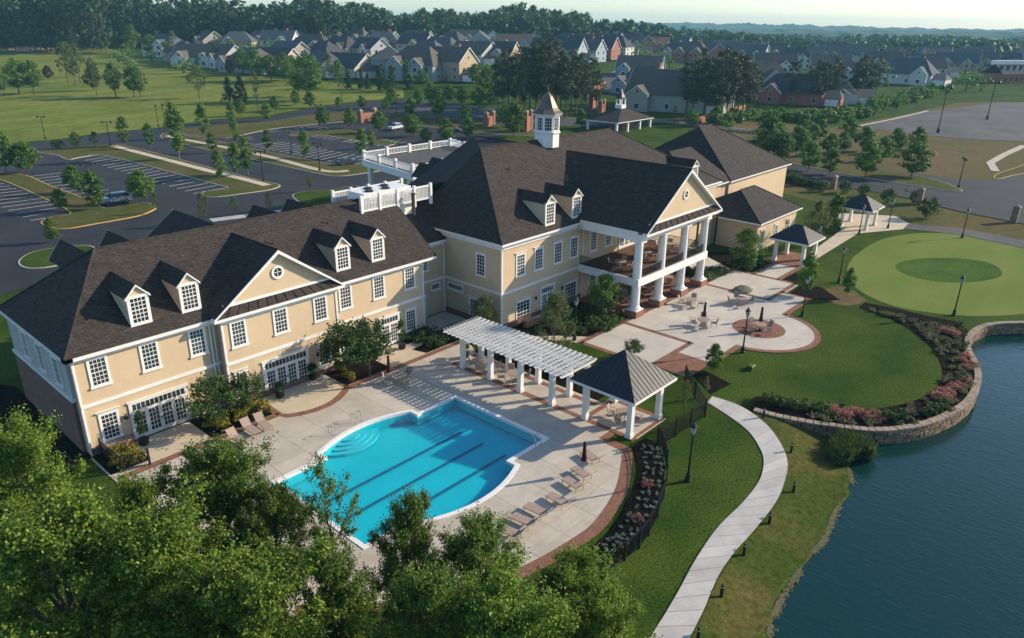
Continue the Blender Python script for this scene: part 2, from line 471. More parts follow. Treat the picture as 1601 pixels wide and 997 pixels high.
def ribbon(name, pts, w, z0, z1, m, parent=None, kind='structure', off=0):
    a, b = strip(pts, w, off); mb = MB()
    for i in range(len(pts)-1):
        ta, tb = terr(*pts[i]), terr(*pts[i+1])
        mb.hexa([(*b[i],z0+ta),(*b[i+1],z0+tb),(*a[i+1],z0+tb),(*a[i],z0+ta),(*b[i],z1+ta),(*b[i+1],z1+tb),(*a[i+1],z1+tb),(*a[i],z1+ta)])
    o = mb.build(name, m, parent)
    if not parent and kind: tag(o, kind=kind)
    return o
# ---- lake
def water_mat(name, col, rough, s1, s2, strength, dist=.1):
    m = bpy.data.materials.new(name); m.use_nodes = True
    t = m.node_tree; N = t.nodes; L = t.links; b = N['Principled BSDF']
    b.inputs['Base Color'].default_value = tuple(col)+(1,); b.inputs['Roughness'].default_value = rough; b.inputs['IOR'].default_value = 1.33
    tc = N.new('ShaderNodeTexCoord'); mp = N.new('ShaderNodeMapping'); mp.inputs['Rotation'].default_value = (0,0,R(42)); mp.inputs['Scale'].default_value = (1,.3,1)
    mp.vector_type = 'POINT'; L.new(tc.outputs['Object'], mp.inputs[0])
    n1 = N.new('ShaderNodeTexNoise'); n1.inputs['Scale'].default_value = s1; n1.inputs['Detail'].default_value = 4; n1.inputs['Distortion'].default_value = .6
    n2 = N.new('ShaderNodeTexNoise'); n2.inputs['Scale'].default_value = s2; n2.inputs['Detail'].default_value = 3
    L.new(mp.outputs[0], n1.inputs[0]); L.new(mp.outputs[0], n2.inputs[0])
    ad = N.new('ShaderNodeMath'); ad.operation = 'ADD'; L.new(n1.outputs[0], ad.inputs[0]); L.new(n2.outputs[0], ad.inputs[1])
    bp = N.new('ShaderNodeBump'); bp.inputs['Strength'].default_value = strength; bp.inputs['Distance'].default_value = dist
    L.new(ad.outputs[0], bp.inputs['Height']); L.new(bp.outputs[0], b.inputs['Normal'])
    return m
M['lake'] = water_mat('lake_water', (.004,.032,.029), .07, 4.0, .2, .22, .12)
ex = [(140,4),(156,-40),(92,-84),(0,-66),(-2,-8)] + [(p[0]-2.5,p[1]+2.5) for p in shore_line[::-1]] + wall_line[3:]
tag(MB().add([(p[0],p[1],WATER) for p in ex], [t for t in (tuple(q) for q in tessellate_polygon([[Vector((p[0],p[1],0)) for p in ex]]))]).build('lake_water', M['lake']), kind='structure')
# ---- bank grass between the path and the lake
path_l = spline([(49.66,23.35),(48.81,21.14),(47.74,19.03),(46.12,17.35),(44.50,16.27),(42.08,15.48),(39.06,15.19),(35.78,15.16),(32.35,14.72),(29.48,14.15),(27.44,13.78),(25.57,13.48),(22.85,12.87)], 6)
path_r = spline([(50.88,23.57),(50.91,21.16),(49.71,18.60),(47.74,16.51),(45.63,15.06),(43.24,14.23),(40.48,13.67),(36.71,13.44),(34.40,13.40),(31.90,13.14),(29.06,12.48),(26.88,12.07),(24.06,11.56)], 6)
# ---- walkway in poured slabs
walk = tag(MB().add([(*p,.008) for p in path_l]+[(*p,.008) for p in path_r], [(i,i+1,len(path_l)+i+1,len(path_l)+i) for i in range(len(path_l)-1)]).build('curved_path', M['mulch']), kind='structure')
def resample(pts, n):
    P = [Vector(p) for p in pts]; d = [0]
    for a, b in zip(P[:-1], P[1:]): d.append(d[-1]+(b-a).length)
    out = []
    for k in range(n+1):
        t = d[-1]*k/n; i = max(j for j in range(len(d)) if d[j] <= t+1e-9); i = min(i, len(P)-2)
        f = (t-d[i])/max(1e-9, d[i+1]-d[i]); out.append(P[i].lerp(P[i+1], f))
    return out
NS = 26
pl, pr = resample(path_l, NS*3), resample(path_r, NS*3)
for i in range(NS):
    mb = MB()
    for k in range(3):
        j = i*3+k
        a, b, c, d = pl[j], pl[j+1], pr[j+1], pr[j]
        if k == 2:
            b = b.lerp(a, .03/(b-a).length); c = c.lerp(d, .03/(c-d).length)
        mb.prism([tuple(a), tuple(b), tuple(c), tuple(d)], 0, .055)
    mb.build('slab', M['path'], walk)
csheet('grass_bank', [tuple(p) for p in path_r[4:]] + [tuple(p) for p in shore_line[::-1][4:]], 0, M['bank'], .5)
def refit_bank():
    o = bpy.data.objects['grass_bank']; g_ = bpy.data.objects['ground'].data
    from mathutils.bvhtree import BVHTree
    bv = BVHTree.FromPolygons([v.co[:] for v in g_.vertices], [tuple(p.vertices) for p in g_.polygons])
    for v in o.data.vertices:
        h = bv.ray_cast(Vector((v.co.x, v.co.y, 20)), Vector((0,0,-1)))
        if h[0]: v.co.z = h[0].z + .02
    return bv
GBV = refit_bank()
def gz(u, v):
    h = GBV.ray_cast(Vector((u, v, 60)), Vector((0,0,-1)))
    return h[0].z if h[0] else 0
# ---- planting beds and lawns by the lake
wall_in = [tuple(Vector(p)+Vector((0,0))) for p in wall_line]
lawn_edge = spline([(80.44,21.97),(79.21,18.17),(76.13,14.61),(71.73,11.94),(67.51,10.70),(62.85,10.85),(58.70,12.57),(55.74,15.26),(54.13,18.20),(53.62,20.65),(52.70,20.99)], 5)
bed_poly = [(80.44,21.97),(82.58,22.01),(83.04,18.98),(82.96,15.81),(83.30,13.12),(81.69,11.83)] + [tuple(p) for p in wall_line[60:2:-1]] + lawn_edge[::-1]
def bedsheet(name, poly, m, z=.03): return csheet(name, poly, z, m, 0)
bedsheet('mulch_or_shade_bed', bed_poly, M['mulch'], .035)
bedsheet('lawn_strip', [(81.69,11.83)] + wall_line[60:] + [(113.36,0.36),(97.61,9.61),(85.63,14.62),(83.30,13.12)], M['grass'], .02)
# ---- putting green and its rough collar
green = spline([(94.34,27.96),(102.88,29.25),(113.28,28.71),(120.66,24.68),(123.21,18.56),(121.88,12.83),(118.06,6.57),(107.13,3.49),(97.16,4.78),(90.72,8.48),(86.27,12.34),(83.92,16.68),(84.07,20.74),(87.52,24.86)], 5, True)
csheet('putting_green', green, .03, M['putting'], 0)
csheet('green_collar', spline([(98.62,23.55),(101.95,23.59),(105.74,21.69),(108.73,18.61),(109.14,15.38),(106.30,13.35),(103.03,13.16),(98.90,15.03),(96.19,18.18),(96.41,21.43)], 5, True), .05, M['collar'], 0)
csheet('bare_patch', spline([(84.02,26.88),(86.50,25.59),(84.60,23.16),(82.79,22.08),(79.98,23.30),(80.66,25.48)], 4, True), .02, M['soil'], 0)
# ---- golf course, fields and roads beyond the house
csheet('golf_fairway', [(9.81,240.75),(51.17,209.07),(59.16,208.51),(74.84,210.66),(87.84,208.02),(104.34,209.93),(119.41,204.35),(138.34,209.34),(156.59,208.60),(171.55,204.36),(186.95,223.21),(179.27,240.21),(173.39,283.56),(166.11,327.89),(170.47,401.29),(176.60,501.29),(156.74,585.12),(16.88,660.66)], .10, M['fairway'], 14)
csheet('bunker', spline([(133.50,485.55),(150.85,516.59),(160.64,500.02),(151.34,465.25),(136.19,458.51),(130.27,468.39)], 4, True), .4, mat('bunker_sand', (.55,.36,.24), .95), 10)
csheet('field', [(212.78,126.14),(228.07,118.63),(222.00,100.26),(227.72,79.11),(280.08,72.90),(332.41,69.43),(371.53,33.74),(191.61,-5.85),(139.05,16.32),(147.12,25.29),(147.73,37.94),(157.15,63.21),(184.86,95.38)], .06, M['soil'], 12)
csheet('verge', [(157.15,63.21),(147.73,37.94),(147.12,25.29),(139.05,16.32),(126.91,-6.46),(122.24,6.35),(122.86,28.81),(126.10,38.51),(132.01,53.63)], .03, M['rough'], 12)
csheet('old_car_park', [(236.30,74.56),(263.06,71.92),(292.68,70.27),(310.64,65.68),(344.00,58.85),(366.05,33.13),(255.51,13.86),(240.21,32.90),(232.95,47.14),(232.19,63.29)], .12, M['oldasphalt'], 12)
ribbon('kerb_line', [(236.30,74.56),(260.66,72.16),(292.68,70.27)], .6, .1, .3, M['kerb'])
csheet('entrance_road', [(174.09,77.66),(172.74,69.91),(172.94,58.86),(171.79,48.88),(169.29,32.61),(174.09,26.95),(191.00,24.81),(239.24,16.35),(162.34,1.92),(136.15,15.85),(138.53,25.33),(144.17,36.89),(145.15,48.64),(152.78,61.34),(154.82,73.10)], .13, M['asphalt'], 12)
def onland(mb): mb.v = [(x,y,z+terr(x,y)) for x,y,z in mb.v]; return mb
def island(name, pts, kerb='kerb', h=.16, top='rough', step=0):
    poly = spline(pts, 4, True); mb = MB(); mb.prism(poly, -.05, h); onland(mb)
    o = tag(mb.build(name, M[kerb]), kind='structure')
    cx = sum(p[0] for p in poly)/len(poly); cy_ = sum(p[1] for p in poly)/len(poly)
    inn = []
    for i, p in enumerate(poly):
        a, b = Vector(poly[i-1]), Vector(poly[(i+1)%len(poly)]); d = (b-a).normalized(); n = Vector((-d.y, d.x))
        ar = sum(poly[k][0]*poly[(k+1)%len(poly)][1]-poly[(k+1)%len(poly)][0]*poly[k][1] for k in range(len(poly)))
        if ar < 0: n = -n
        inn.append(tuple(Vector(p)+n*.22))
    mb = MB(); mb.prism(inn, h-.05, h+.03, bottom=False); onland(mb); mb.build('grass_top', M[top], o)
    return o
island('road_median', [(169.22,68.39),(171.23,58.23),(170.16,48.37),(166.35,37.35),(158.39,29.70),(155.48,30.21),(156.06,40.38),(158.47,52.75),(164.19,66.23)], h=.26)
ribbon('field_walk', [(232.96,31.69),(212.80,32.44),(196.71,32.26),(185.55,29.13)], 1.6, .02, .14, M['kerb'])
island('corner_island', [(194.46,26.69),(217.48,24.08),(206.00,15.39),(186.59,24.09),(175.24,26.72),(180.47,28.16)], 'yellow')
csheet('cart_path', [(123.72,29.05),(126.32,22.58),(125.22,14.06),(122.24,6.35),(116.93,5.77),(120.55,13.30),(122.15,21.64),(119.81,28.67)], .07, M['oldasphalt'], 10)
# car park
csheet('car_park', [(19.54,231.41),(51.17,209.07),(58.47,206.30),(74.49,209.78),(87.43,207.11),(103.33,208.00),(118.24,202.41),(137.61,208.28),(154.89,206.37),(169.64,202.11),(171.16,194.71),(175.43,171.92),(173.86,156.68),(152.87,137.70),(118.28,126.29),(94.49,111.99),(78.46,107.07),(64.04,101.17),(46.02,102.82),(29.19,96.39),(21.73,92.29),(2.66,85.27)], .06, M['asphalt'], 12)
csheet('side_road', [(169.64,202.11),(175.41,186.77),(176.84,162.08),(181.04,147.37),(191.08,121.58),(183.53,116.65),(167.38,136.14),(161.57,155.73),(152.86,179.96)], .09, M['oldasphalt'], 12)
csheet('village_road', [(242.47,174.93),(286.17,202.28),(333.80,224.39),(415.34,251.68),(392.21,232.04),(324.17,208.45),(282.66,189.57),(233.77,160.49)], .25, M['oldasphalt'], 10)
i1 = island('lot_divider', [(38.81,189.39),(40.44,169.84),(43.01,163.66),(42.86,149.48),(43.25,131.00),(42.78,125.07),(46.14,124.84),(48.86,124.05),(49.01,121.32),(47.86,118.72),(43.99,116.12),(37.87,115.75),(33.64,115.93),(32.51,119.63),(32.76,122.54),(34.86,124.80),(37.88,125.79),(38.46,141.95),(38.34,162.15),(36.83,181.04)], 'yellow')
i2 = island('sidewalk_strip', [(53.52,191.23),(57.96,191.97),(68.91,192.13),(71.09,187.29),(71.47,166.69),(71.31,146.27),(71.49,129.36),(71.94,123.01),(71.20,120.51),(67.99,119.04),(62.20,119.62),(58.55,120.43),(57.76,123.34),(59.77,125.72),(63.75,125.56),(63.87,131.84),(63.47,151.98),(62.17,175.69),(58.16,177.27),(54.70,176.12),(55.00,183.80)], 'kerb')
i3 = island('tree_strip', [(83.08,195.33),(86.63,199.04),(88.28,192.56),(90.01,177.71),(90.14,155.94),(91.21,132.98),(95.13,128.09),(96.69,122.42),(94.17,119.89),(88.22,120.02),(83.53,121.89),(82.91,131.92),(82.65,143.47),(81.91,163.87),(81.69,185.62)], 'kerb')
i4 = island('road_verge', [(88.59,199.59),(99.93,201.51),(114.27,195.89),(129.42,196.21),(143.17,192.65),(143.76,187.12),(133.56,179.99),(120.36,182.89),(107.53,184.78),(93.10,181.92),(89.43,191.42)], 'kerb')
i5 = island('lot_island', [(106.63,173.24),(111.53,175.75),(121.71,170.84),(121.32,161.15),(120.27,147.43),(114.95,145.34),(114.90,158.04),(112.58,168.56)], 'kerb')
i6 = island('gate_verge', [(144.35,181.74),(152.71,176.84),(157.00,151.32),(158.51,131.09),(153.62,127.00),(145.26,140.01),(141.19,155.67),(138.78,171.98)], 'kerb')
i7 = island('drive_bed', [(24.48,103.88),(26.65,106.37),(29.71,106.56),(32.91,104.56),(32.24,100.62),(28.41,98.31),(24.97,98.58),(23.86,100.81)], 'kerb', top='grass')
i8 = island('entry_bed', [(68.96,112.86),(72.13,113.38),(76.24,111.57),(81.14,110.63),(75.33,102.92),(68.94,101.25),(66.03,104.18),(67.07,109.12)], 'kerb', top='grass')
ribbon('sidewalk', spline([(68.80,188.13),(69.05,164.42),(69.31,142.39),(69.80,131.03),(69.88,122.62)], 4), 1.7, .15, .215, M['terrace'])
ribbon('sidewalk', spline([(84.70,194.91),(86.06,170.25),(86.47,149.82),(85.29,127.64),(88.91,124.08)], 4), 1.7, .15, .215, M['terrace'])
ribbon('entry_walk', [(50.58,106.07),(60.06,103.97),(69.48,102.01)], 2.0, .02, .1, M['path'])
lines = tag(MB().box(0,.01,0,.01,-.2,-.19).build('parking_lines', M['line']), kind='structure')
def stalls(a0, a1, e0, e1, n):
    """painted bay lines from the kerb line a0-a1 to the aisle line e0-e1"""
    for i in range(n+1):
        t = i/n; a = Vector(a0).lerp(Vector(a1), t); e = Vector(e0).lerp(Vector(e1), t); d = (e-a).normalized(); nn = Vector((-d.y, d.x))*.075
        onland(MB().prism([tuple(a+nn), tuple(e+nn), tuple(e-nn), tuple(a-nn)], .03, .075, bottom=False)).build('bay_line', M['line'], lines)
stalls((62.14,174.56), (63.71,126.38), (56.95,172.84), (57.49,125.78), 16)
stalls((37.43,166.50), (38.83,124.83), (30.75,167.98), (32.11,124.82), 14)
stalls((43.27,161.62), (43.11,129.83), (48.99,161.43), (48.63,129.67), 10)
stalls((91.31,177.94), (92.86,126.17), (100.50,179.29), (102.42,129.75), 20)
stalls((108.29,175.23), (113.70,143.78), (117.81,174.67), (124.14,146.59), 14)
stalls((104.17,185.52), (119.24,181.24), (105.24,179.46), (120.12,175.01), 8)

# ================================================================ pool, deck, patio
def arc(c, r, a0, a1, n): return [(c[0]+r*math.cos(R(a0+(a1-a0)*k/n)), c[1]+r*math.sin(R(a0+(a1-a0)*k/n))) for k in range(n+1)]
def bulge(u0, u1, v, dv, sag, n=14):          # shallow arc between two corners
    out = []
    for k in range(n+1):
        t = k/n; out.append((u0+(u1-u0)*t, v+dv+math.copysign(sag*(1-(2*t-1)**2), dv)))
    return out
PU0, PU1, PV0, PV1 = 20.3, 36.4, 29.3, 38.6
pool = [(PU0,PV0),(24.2,PV0)] + bulge(24.2,32.35,PV0,-.8,1.0) + [(32.35,PV0),(PU1,PV0),(PU1,PV1),(32.4,PV1)] + bulge(32.4,24.2,PV1,.8,1.0) + [(24.2,PV1),(PU0,PV1)]
def offset(poly, d):
    n = len(poly); out = []
    for i, p in enumerate(poly):
        a, b, c = Vector(poly[i-1]), Vector(p), Vector(poly[(i+1) % n])
        d1, d2 = (b-a).normalized(), (c-b).normalized(); n1, n2 = Vector((d1.y,-d1.x)), Vector((d2.y,-d2.x))
        k = (n1+n2); k = k/max(.3, k.dot(n1)) if k.length > 1e-6 else n1
        out.append(tuple(b+k*d))
    return out
cop_out = offset(pool, .30)
deck = [(13.2,50.3),(13.2,45.0),(13.2,30.0)] + spline([(14.5,27.5),(17.3,24.6),(21,22.2),(25,20.75),(29.3,20.15),(31.4,20.25),(34.85,21.2),(37.5,22.5),(39.5,23.8)], 4) + [(39.6,25.2),(39.5,26.2),(41.0,26.4),(41.0,24.4),(45.1,24.4),(45.1,29.4),(43.8,29.4),(43.8,43.6),(45.5,46.4),(49.0,47.5),(49.0,53.2),(43.9,53.2),(43.9,50.3)]
xs = [13.2+2.62*k for k in range(1,14)]; ys = [20.3+2.5*k for k in range(1,13)]
deck_o = slabs('pool_deck', deck, (cop_out[::-1],), xs, ys, M['concrete'], M['mulch'])
def border(pts, w=.55, name='brick_border'):
    return ribbon(name, pts, w, .0, .072, M['paver'])
band = [(13.6,46.4),(25.2,46.4)] + spline([(25.6,45.7),(26.9,45.12),(28.3,44.95),(29.7,45.2),(31.0,45.9)], 3) + [(31.5,46.3),(45.2,46.3)]
border(band, .6)
border(spline([(14.7,27.8),(17.5,24.95),(21.2,22.55),(25.1,21.1),(29.3,20.5),(31.4,20.6),(34.7,21.5),(37.3,22.8),(39.25,24.0)], 4)+[(39.3,25.9)], .75)
border([(40.75,31.3),(40.75,43.4)], .6); border([(43.2,29.6),(43.2,43.4)], .5); border([(40.75,31.3),(40.75,24.6),(44.9,24.6),(44.9,29.2)], .5); border([(41.0,29.0),(44.7,29.0)], .45)
border([(39.2,26.2),(40.6,26.2)], .5)
for pts in ([(25.3,50.2),(25.3,46.4)], [(31.6,46.4),(31.6,47.6)], [(20.4,46.4),(20.4,47.0)]): border(pts, .45)
# door terraces in tan concrete
for nm, poly in (('door_terrace', [(16.0,50.3),(16.0,46.75),(20.1,46.75),(20.1,50.3)]), ('door_terrace', [(25.55,49.6),(25.55,46.7)]+spline([(26.0,45.85),(27.1,45.38),(28.3,45.24),(29.6,45.45),(30.8,46.1)],3)+[(31.35,46.7),(31.35,49.6)]), ('door_terrace', [(36.6,50.3),(36.6,46.65),(43.6,46.65),(43.6,50.3)])):
    us = sorted(p[0] for p in poly); csheet(nm, poly, .068, M['terrace'], 0)
def bed(name, poly, z=.09):
    mb = MB(); mb.prism(poly, .0, z); return tag(mb.build(name, M['mulch']), kind='structure')
bed('mulch_or_shade_bed', [(20.1,50.4),(20.1,46.75),(25.0,46.75),(25.05,50.4)])
bed('mulch_or_shade_bed', [(31.7,50.4),(31.7,46.65),(36.4,46.65),(36.4,50.4)])
bed('mulch_or_shade_bed', [(40.7,50.5),(40.7,49.5),(44.6,49.5),(44.6,51.2),(43.9,51.2),(43.8,50.5)])
bed('mulch_or_shade_bed', [(40.2,48.2),(40.6,46.7),(44.6,46.7),(47.5,46.0),(47.5,49.2),(44.5,48.6)])
bed('mulch_or_shade_bed', [(13.3,50.4),(13.3,47.2),(15.9,47.2),(15.9,50.4)])
bed('mulch_or_shade_bed', [(44.0,30.0),(48.9,30.0),(49.2,42.5),(48.7,45.3),(44.0,43.6)], .04)
bed('mulch_or_shade_bed', [(49.2,45.2),(49.2,40.9),(51.5,39.4),(52.2,38.5),(59.2,38.2),(60.9,38.2),(60.9,45.2)], .05)
csheet('lawn_patch', [(45.3,29.2),(46.2,29.2),(49.5,33.0),(52.0,34.5),(52.0,38.0),(49.2,40.5),(47.5,38.0),(46.0,34.0)], .06, M['grass'], 0)
bed('mulch_or_shade_bed', [(76.6,45.2),(77.3,38.1),(83.3,38.1),(83.3,45.2)], .05)
bed('mulch_or_shade_bed', [(83.6,38.0),(83.6,35.8),(89.0,35.8),(91.5,39.0),(88,44.5),(83.6,44.5)], .05)
bed('mulch_or_shade_bed', [(79.6,29.3),(79.7,26.6),(81.5,24.3),(84.4,27.6),(83.3,29.4)], .06)
bed('mulch_or_shade_bed', [(83.5,31.8),(83.6,29.8),(86.5,30.5),(87.5,31.8)], .06)
bed('mulch_or_shade_bed', [(53.23,26.55),(54.84,26.51),(54.04,23.56),(51.23,23.85)], .06)
arcout = spline([(39.9,24.0),(37.75,22.2),(34.95,20.9),(31.4,19.85),(29.3,19.75),(25,20.3),(21,21.7),(17,24.2)], 4)
bed('mulch_or_shade_bed', arcout + [(15.8,22.6),(19.8,20.0),(24.6,18.3),(29.4,17.7),(32.2,17.9),(36.0,19.2),(39.2,20.9),(41.4,22.7),(41.6,24.0)], .05)
# ---- patio
C0, CR = (67.2,27.2), 5.45
patio = [(52.3,37.75),(83.5,37.75),(83.5,35.4),(89.4,35.4),(89.4,32.2),(83.3,32.2),(83.2,29.7),(79.35,29.7),(79.4,26.75),(72.65,26.75)] + arc(C0, CR, -4, -166, 24) + [(61.9,26.9),(52.6,26.9),(52.6,30.2),(52.3,30.4)]
slabs('patio', patio, (), [55.8,59.3,63.2,67.2,71.2,75.9,79.6,83.4,86.4], [23.5,26.95,30.2,33.0,35.4], M['patio'], M['mulch'])
border([(52.0,38.0),(83.9,38.0)], .6)
border([(52.3,38.0),(52.3,30.1)]); border([(59.3,37.7),(59.3,30.3)]); border([(52.3,30.3),(59.55,30.3)])
csheet('brick_landing', [(52.6,26.7),(56.6,26.7),(56.6,30.3),(52.6,30.3)], .071, M['paver'], 0)
border([(75.9,37.7),(75.9,29.9)]); border([(75.9,30.1),(83.6,30.1)]); border([(83.4,38.0),(83.4,29.9)]); border([(83.4,35.4),(89.6,35.4)], .5); border([(83.4,32.3),(89.6,32.3)], .5)
border([(79.4,30.1),(79.4,26.9),(72.6,26.9)]); border(arc(C0, CR+.1, -3, -168, 24)); border([(62.0,26.7),(56.4,26.7)])
csheet('brick_disc', [tuple(p) for p in arc((67.3,27.2), 2.55, 0, 345, 23)], .073, M['paver'], 0)
csheet('brick_porch', [(61.0,38.3),(76.6,38.3),(76.6,45.2),(61.0,45.2)], .10, M['paver'], 0)
csheet('gazebo_floor', [(89.4,32.0),(96.0,32.0),(96.0,36.6),(89.4,36.6)], .075, M['paver'], 0)
csheet('gazebo_walk', [(90.31,33.27),(113.81,35.31),(113.28,32.72),(92.21,32.07)], .05, M['terrace'], 0)
csheet('gazebo_plaza', [(122.85,39.92),(127.62,32.04),(123.64,28.57),(120.22,28.25),(112.53,32.47),(113.09,35.52)], .06, M['terrace'], 0)
csheet('entry_path', [(77.0,38.2),(83.3,38.2),(88.0,46.5),(84.0,46.5)], .055, M['patio'], 0)
csheet('side_path', [(48.6,44.5),(51.9,38.2),(52.3,34.5),(54,38.0),(52.6,40.0),(50.5,42.0)], .052, M['terrace'], 0)
# ---- pool
wt = -.08
basin = thing('swimming_pool', 'turquoise swimming pool with stepped bays and three dark lane lines', 'pool')
def ring(mb, a, b, za, zb):
    n = len(a); mb.add([(*p,za) for p in a]+[(*p,zb) for p in b], [(i,(i+1)%n,n+(i+1)%n,n+i) for i in range(n)])
mb = MB(); ring(mb, cop_out, cop_out, 0, .10); ring(mb, cop_out, offset(pool,-.02), .10, .10); ring(mb, offset(pool,-.02), offset(pool,-.02), .10, -.12)
mb.build('coping', M['white'], basin)
M['basin'] = mat('pool_plaster', (.001,.43,.53), .7, (.002,.47,.56), .5)
def _sss():
    m = M['basin_floor'] = M['basin'].copy(); b = m.node_tree.nodes['Principled BSDF']; b.subsurface_method = 'RANDOM_WALK'; b.inputs['Subsurface Weight'].default_value = 1; b.inputs['Subsurface Radius'].default_value = (1,1,1); b.inputs['Subsurface Scale'].default_value = 1.2
_sss()
M['lane'] = mat('lane_tile', (.006,.12,.20), .6)
mb = MB(); ring(mb, pool, pool, -.778, .0); mb.build('pool_wall', M['basin'], basin)
mb = MB(); mb.prism(pool, -4.2, -.78); mb.build('basin', M['basin_floor'], basin)
for v in (30.75, 33.05, 35.35):
    mb = MB(); mb.box(21.6,33.9,v-.12,v+.12,-.80,-.765); mb.build('lane_line', M['lane'], basin)
M['step'] = mat('pool_step', (.03,.45,.54), .7, (.06,.50,.58), 3)
for k in range(4):
    rr = 1.5-.32*k; mb = MB()
    mb.prism([(27.3+1.75*rr*math.cos(R(a)), 40.75-.3*k*.3+1.35*rr*math.sin(R(a))) for a in range(180, 361, 12)], -.77, -.60+.13*k); mb.build('step', M['step'], basin)
M['poolwater'] = bpy.data.materials.new('pool_water'); M['poolwater'].use_nodes = True
def _pw():
    t = M['poolwater'].node_tree; N = t.nodes; L = t.links
    for n in list(N): N.remove(n)
    o = N.new('ShaderNodeOutputMaterial'); tr = N.new('ShaderNodeBsdfTransparent'); tr.inputs[0].default_value = (.78,.98,.99,1)
    gl = N.new('ShaderNodeBsdfGlossy'); gl.inputs['Roughness'].default_value = .04; fr = N.new('ShaderNodeFresnel'); fr.inputs[0].default_value = 1.33
    tc = N.new('ShaderNodeTexCoord'); nz = N.new('ShaderNodeTexNoise'); nz.inputs['Scale'].default_value = 2.2; nz.inputs['Detail'].default_value = 4
    L.new(tc.outputs['Object'], nz.inputs[0]); bp = N.new('ShaderNodeBump'); bp.inputs['Strength'].default_value = .5; bp.inputs['Distance'].default_value = .08
    L.new(nz.outputs[0], bp.inputs['Height']); L.new(bp.outputs[0], gl.inputs['Normal']); L.new(bp.outputs[0], fr.inputs['Normal'])
    ge = N.new('ShaderNodeNewGeometry'); bf = N.new('ShaderNodeMath'); bf.operation = 'SUBTRACT'; bf.inputs[0].default_value = 1; L.new(ge.outputs['Backfacing'], bf.inputs[1])
    mu = N.new('ShaderNodeMath'); mu.operation = 'MULTIPLY'; L.new(fr.outputs[0], mu.inputs[0]); L.new(bf.outputs[0], mu.inputs[1])
    ms = N.new('ShaderNodeMixShader'); L.new(mu.outputs[0], ms.inputs[0]); L.new(tr.outputs[0], ms.inputs[1]); L.new(gl.outputs[0], ms.inputs[2]); L.new(ms.outputs[0], o.inputs[0])
_pw()
mb = MB(); mb.add([(*p,wt) for p in pool], [tuple(t) for t in tessellate_polygon([[Vector((*p,0)) for p in pool]])]); mb.build('water', M['poolwater'], basin)
# ladders
M['steel'] = mat('stainless_steel', (.55,.56,.57), .25, metal=1.)
def ladder(u, v, rz, label):
    o = thing('pool_ladder', label, 'ladder', (u,v,.1), rz)
    for s in (-.28,.28):
        MB().pipe([(.45,s,0),(.42,s,.6),(.30,s,.78),(.12,s,.82),(-.05,s,.72),(-.1,s,.5),(-.1,s,-.9)], .024, 6).build('rail', M['steel'], o)
    for k in range(3): MB().box(-.14,-.06,-.27,.27,-.3-.28*k,-.26-.28*k).build('rung', M['steel'], o)
ladder(35.2, 29.3, -PI/2, 'steel pool ladder near the stepped corner by the maroon umbrella')
ladder(26.4, 40.7, PI/2, 'left steel handrail at the curved pool steps')
ladder(28.6, 41.0, PI/2, 'right steel handrail at the curved pool steps')

bed('mulch_or_shade_bed', [(13.3,50.5),(13.2,66),(6,80),(-16,80),(-12,48),(2,44),(9,47)], .03)  # mulch-dark sheet painting in the clubhouse's shadow on the ground at its left end

# ================================================================ clubhouse
club = thing('clubhouse', 'long cream stucco clubhouse with dark shingle roofs, dormers and white column portico', 'building', (0,0,0))
def part(name, mb, m, parent=None): return mb.build(name, M[m], parent or club)
# ---- windows: prototype meshes facing -y, origin at the bottom centre of the glass opening
def win_meshes(w, h, nx, ny, crown=True, trim=.16, arch=False):
    f = MB(); a = w/2
    f.box(-a-trim,-a,-.07,.02,-.02,h+.02); f.box(a,a+trim,-.07,.02,-.02,h+.02); f.box(-a-trim,a+trim,-.075,.02,h+.02,h+trim+.02)
    f.box(-a-trim-.06,a+trim+.06,-.13,.02,-.16,-.02)
    if crown:
        z = h+trim+.02
        f.hexa([(-a-trim-.03,-.09,z),(a+trim+.03,-.09,z),(a+trim+.03,.02,z),(-a-trim-.03,.02,z),(-a-trim-.15,-.17,z+.13),(a+trim+.15,-.17,z+.13),(a+trim+.15,.02,z+.13),(-a-trim-.15,.02,z+.13)])
    b = MB(); t = .017
    for i in range(1, nx): x = -a+w*i/nx; b.box(x-t,x+t,-.045,-.012,0,h)
    for j in range(1, ny): z = h*j/ny; tt = t*(1.7 if ny % 2 == 0 and j == ny//2 else 1); b.box(-a,a,-.05,-.014,z-tt,z+tt)
    for s in (-1, 1): b.box(s*a-.025,s*a+.025,-.05,-.014,0,h)
    b.box(-a,a,-.05,-.014,-.01,.04); b.box(-a,a,-.05,-.014,h-.04,h+.01)
    p = MB(); p.box(-a,a,-.012,.015,0,h)
    return f.mesh('window', M['white']), b.mesh('sash_bars', M['white']), p.mesh('pane', M['glass'])
_wc = {}
def window(u, v, z, w, h, nx, ny, face='-v', parent=None, crown=True, trim=.16, name='window'):
    k = (w, h, nx, ny, crown, trim)
    if k not in _wc: _wc[k] = win_meshes(*k)
    f, b, p = _wc[k]; o = link(name, f, parent or club, (u,v,z), {'-v':0, '-u':-PI/2, '+v':PI, '+u':PI/2}[face])
    link('sash_bars', b, o); link('pane', p, o); return o
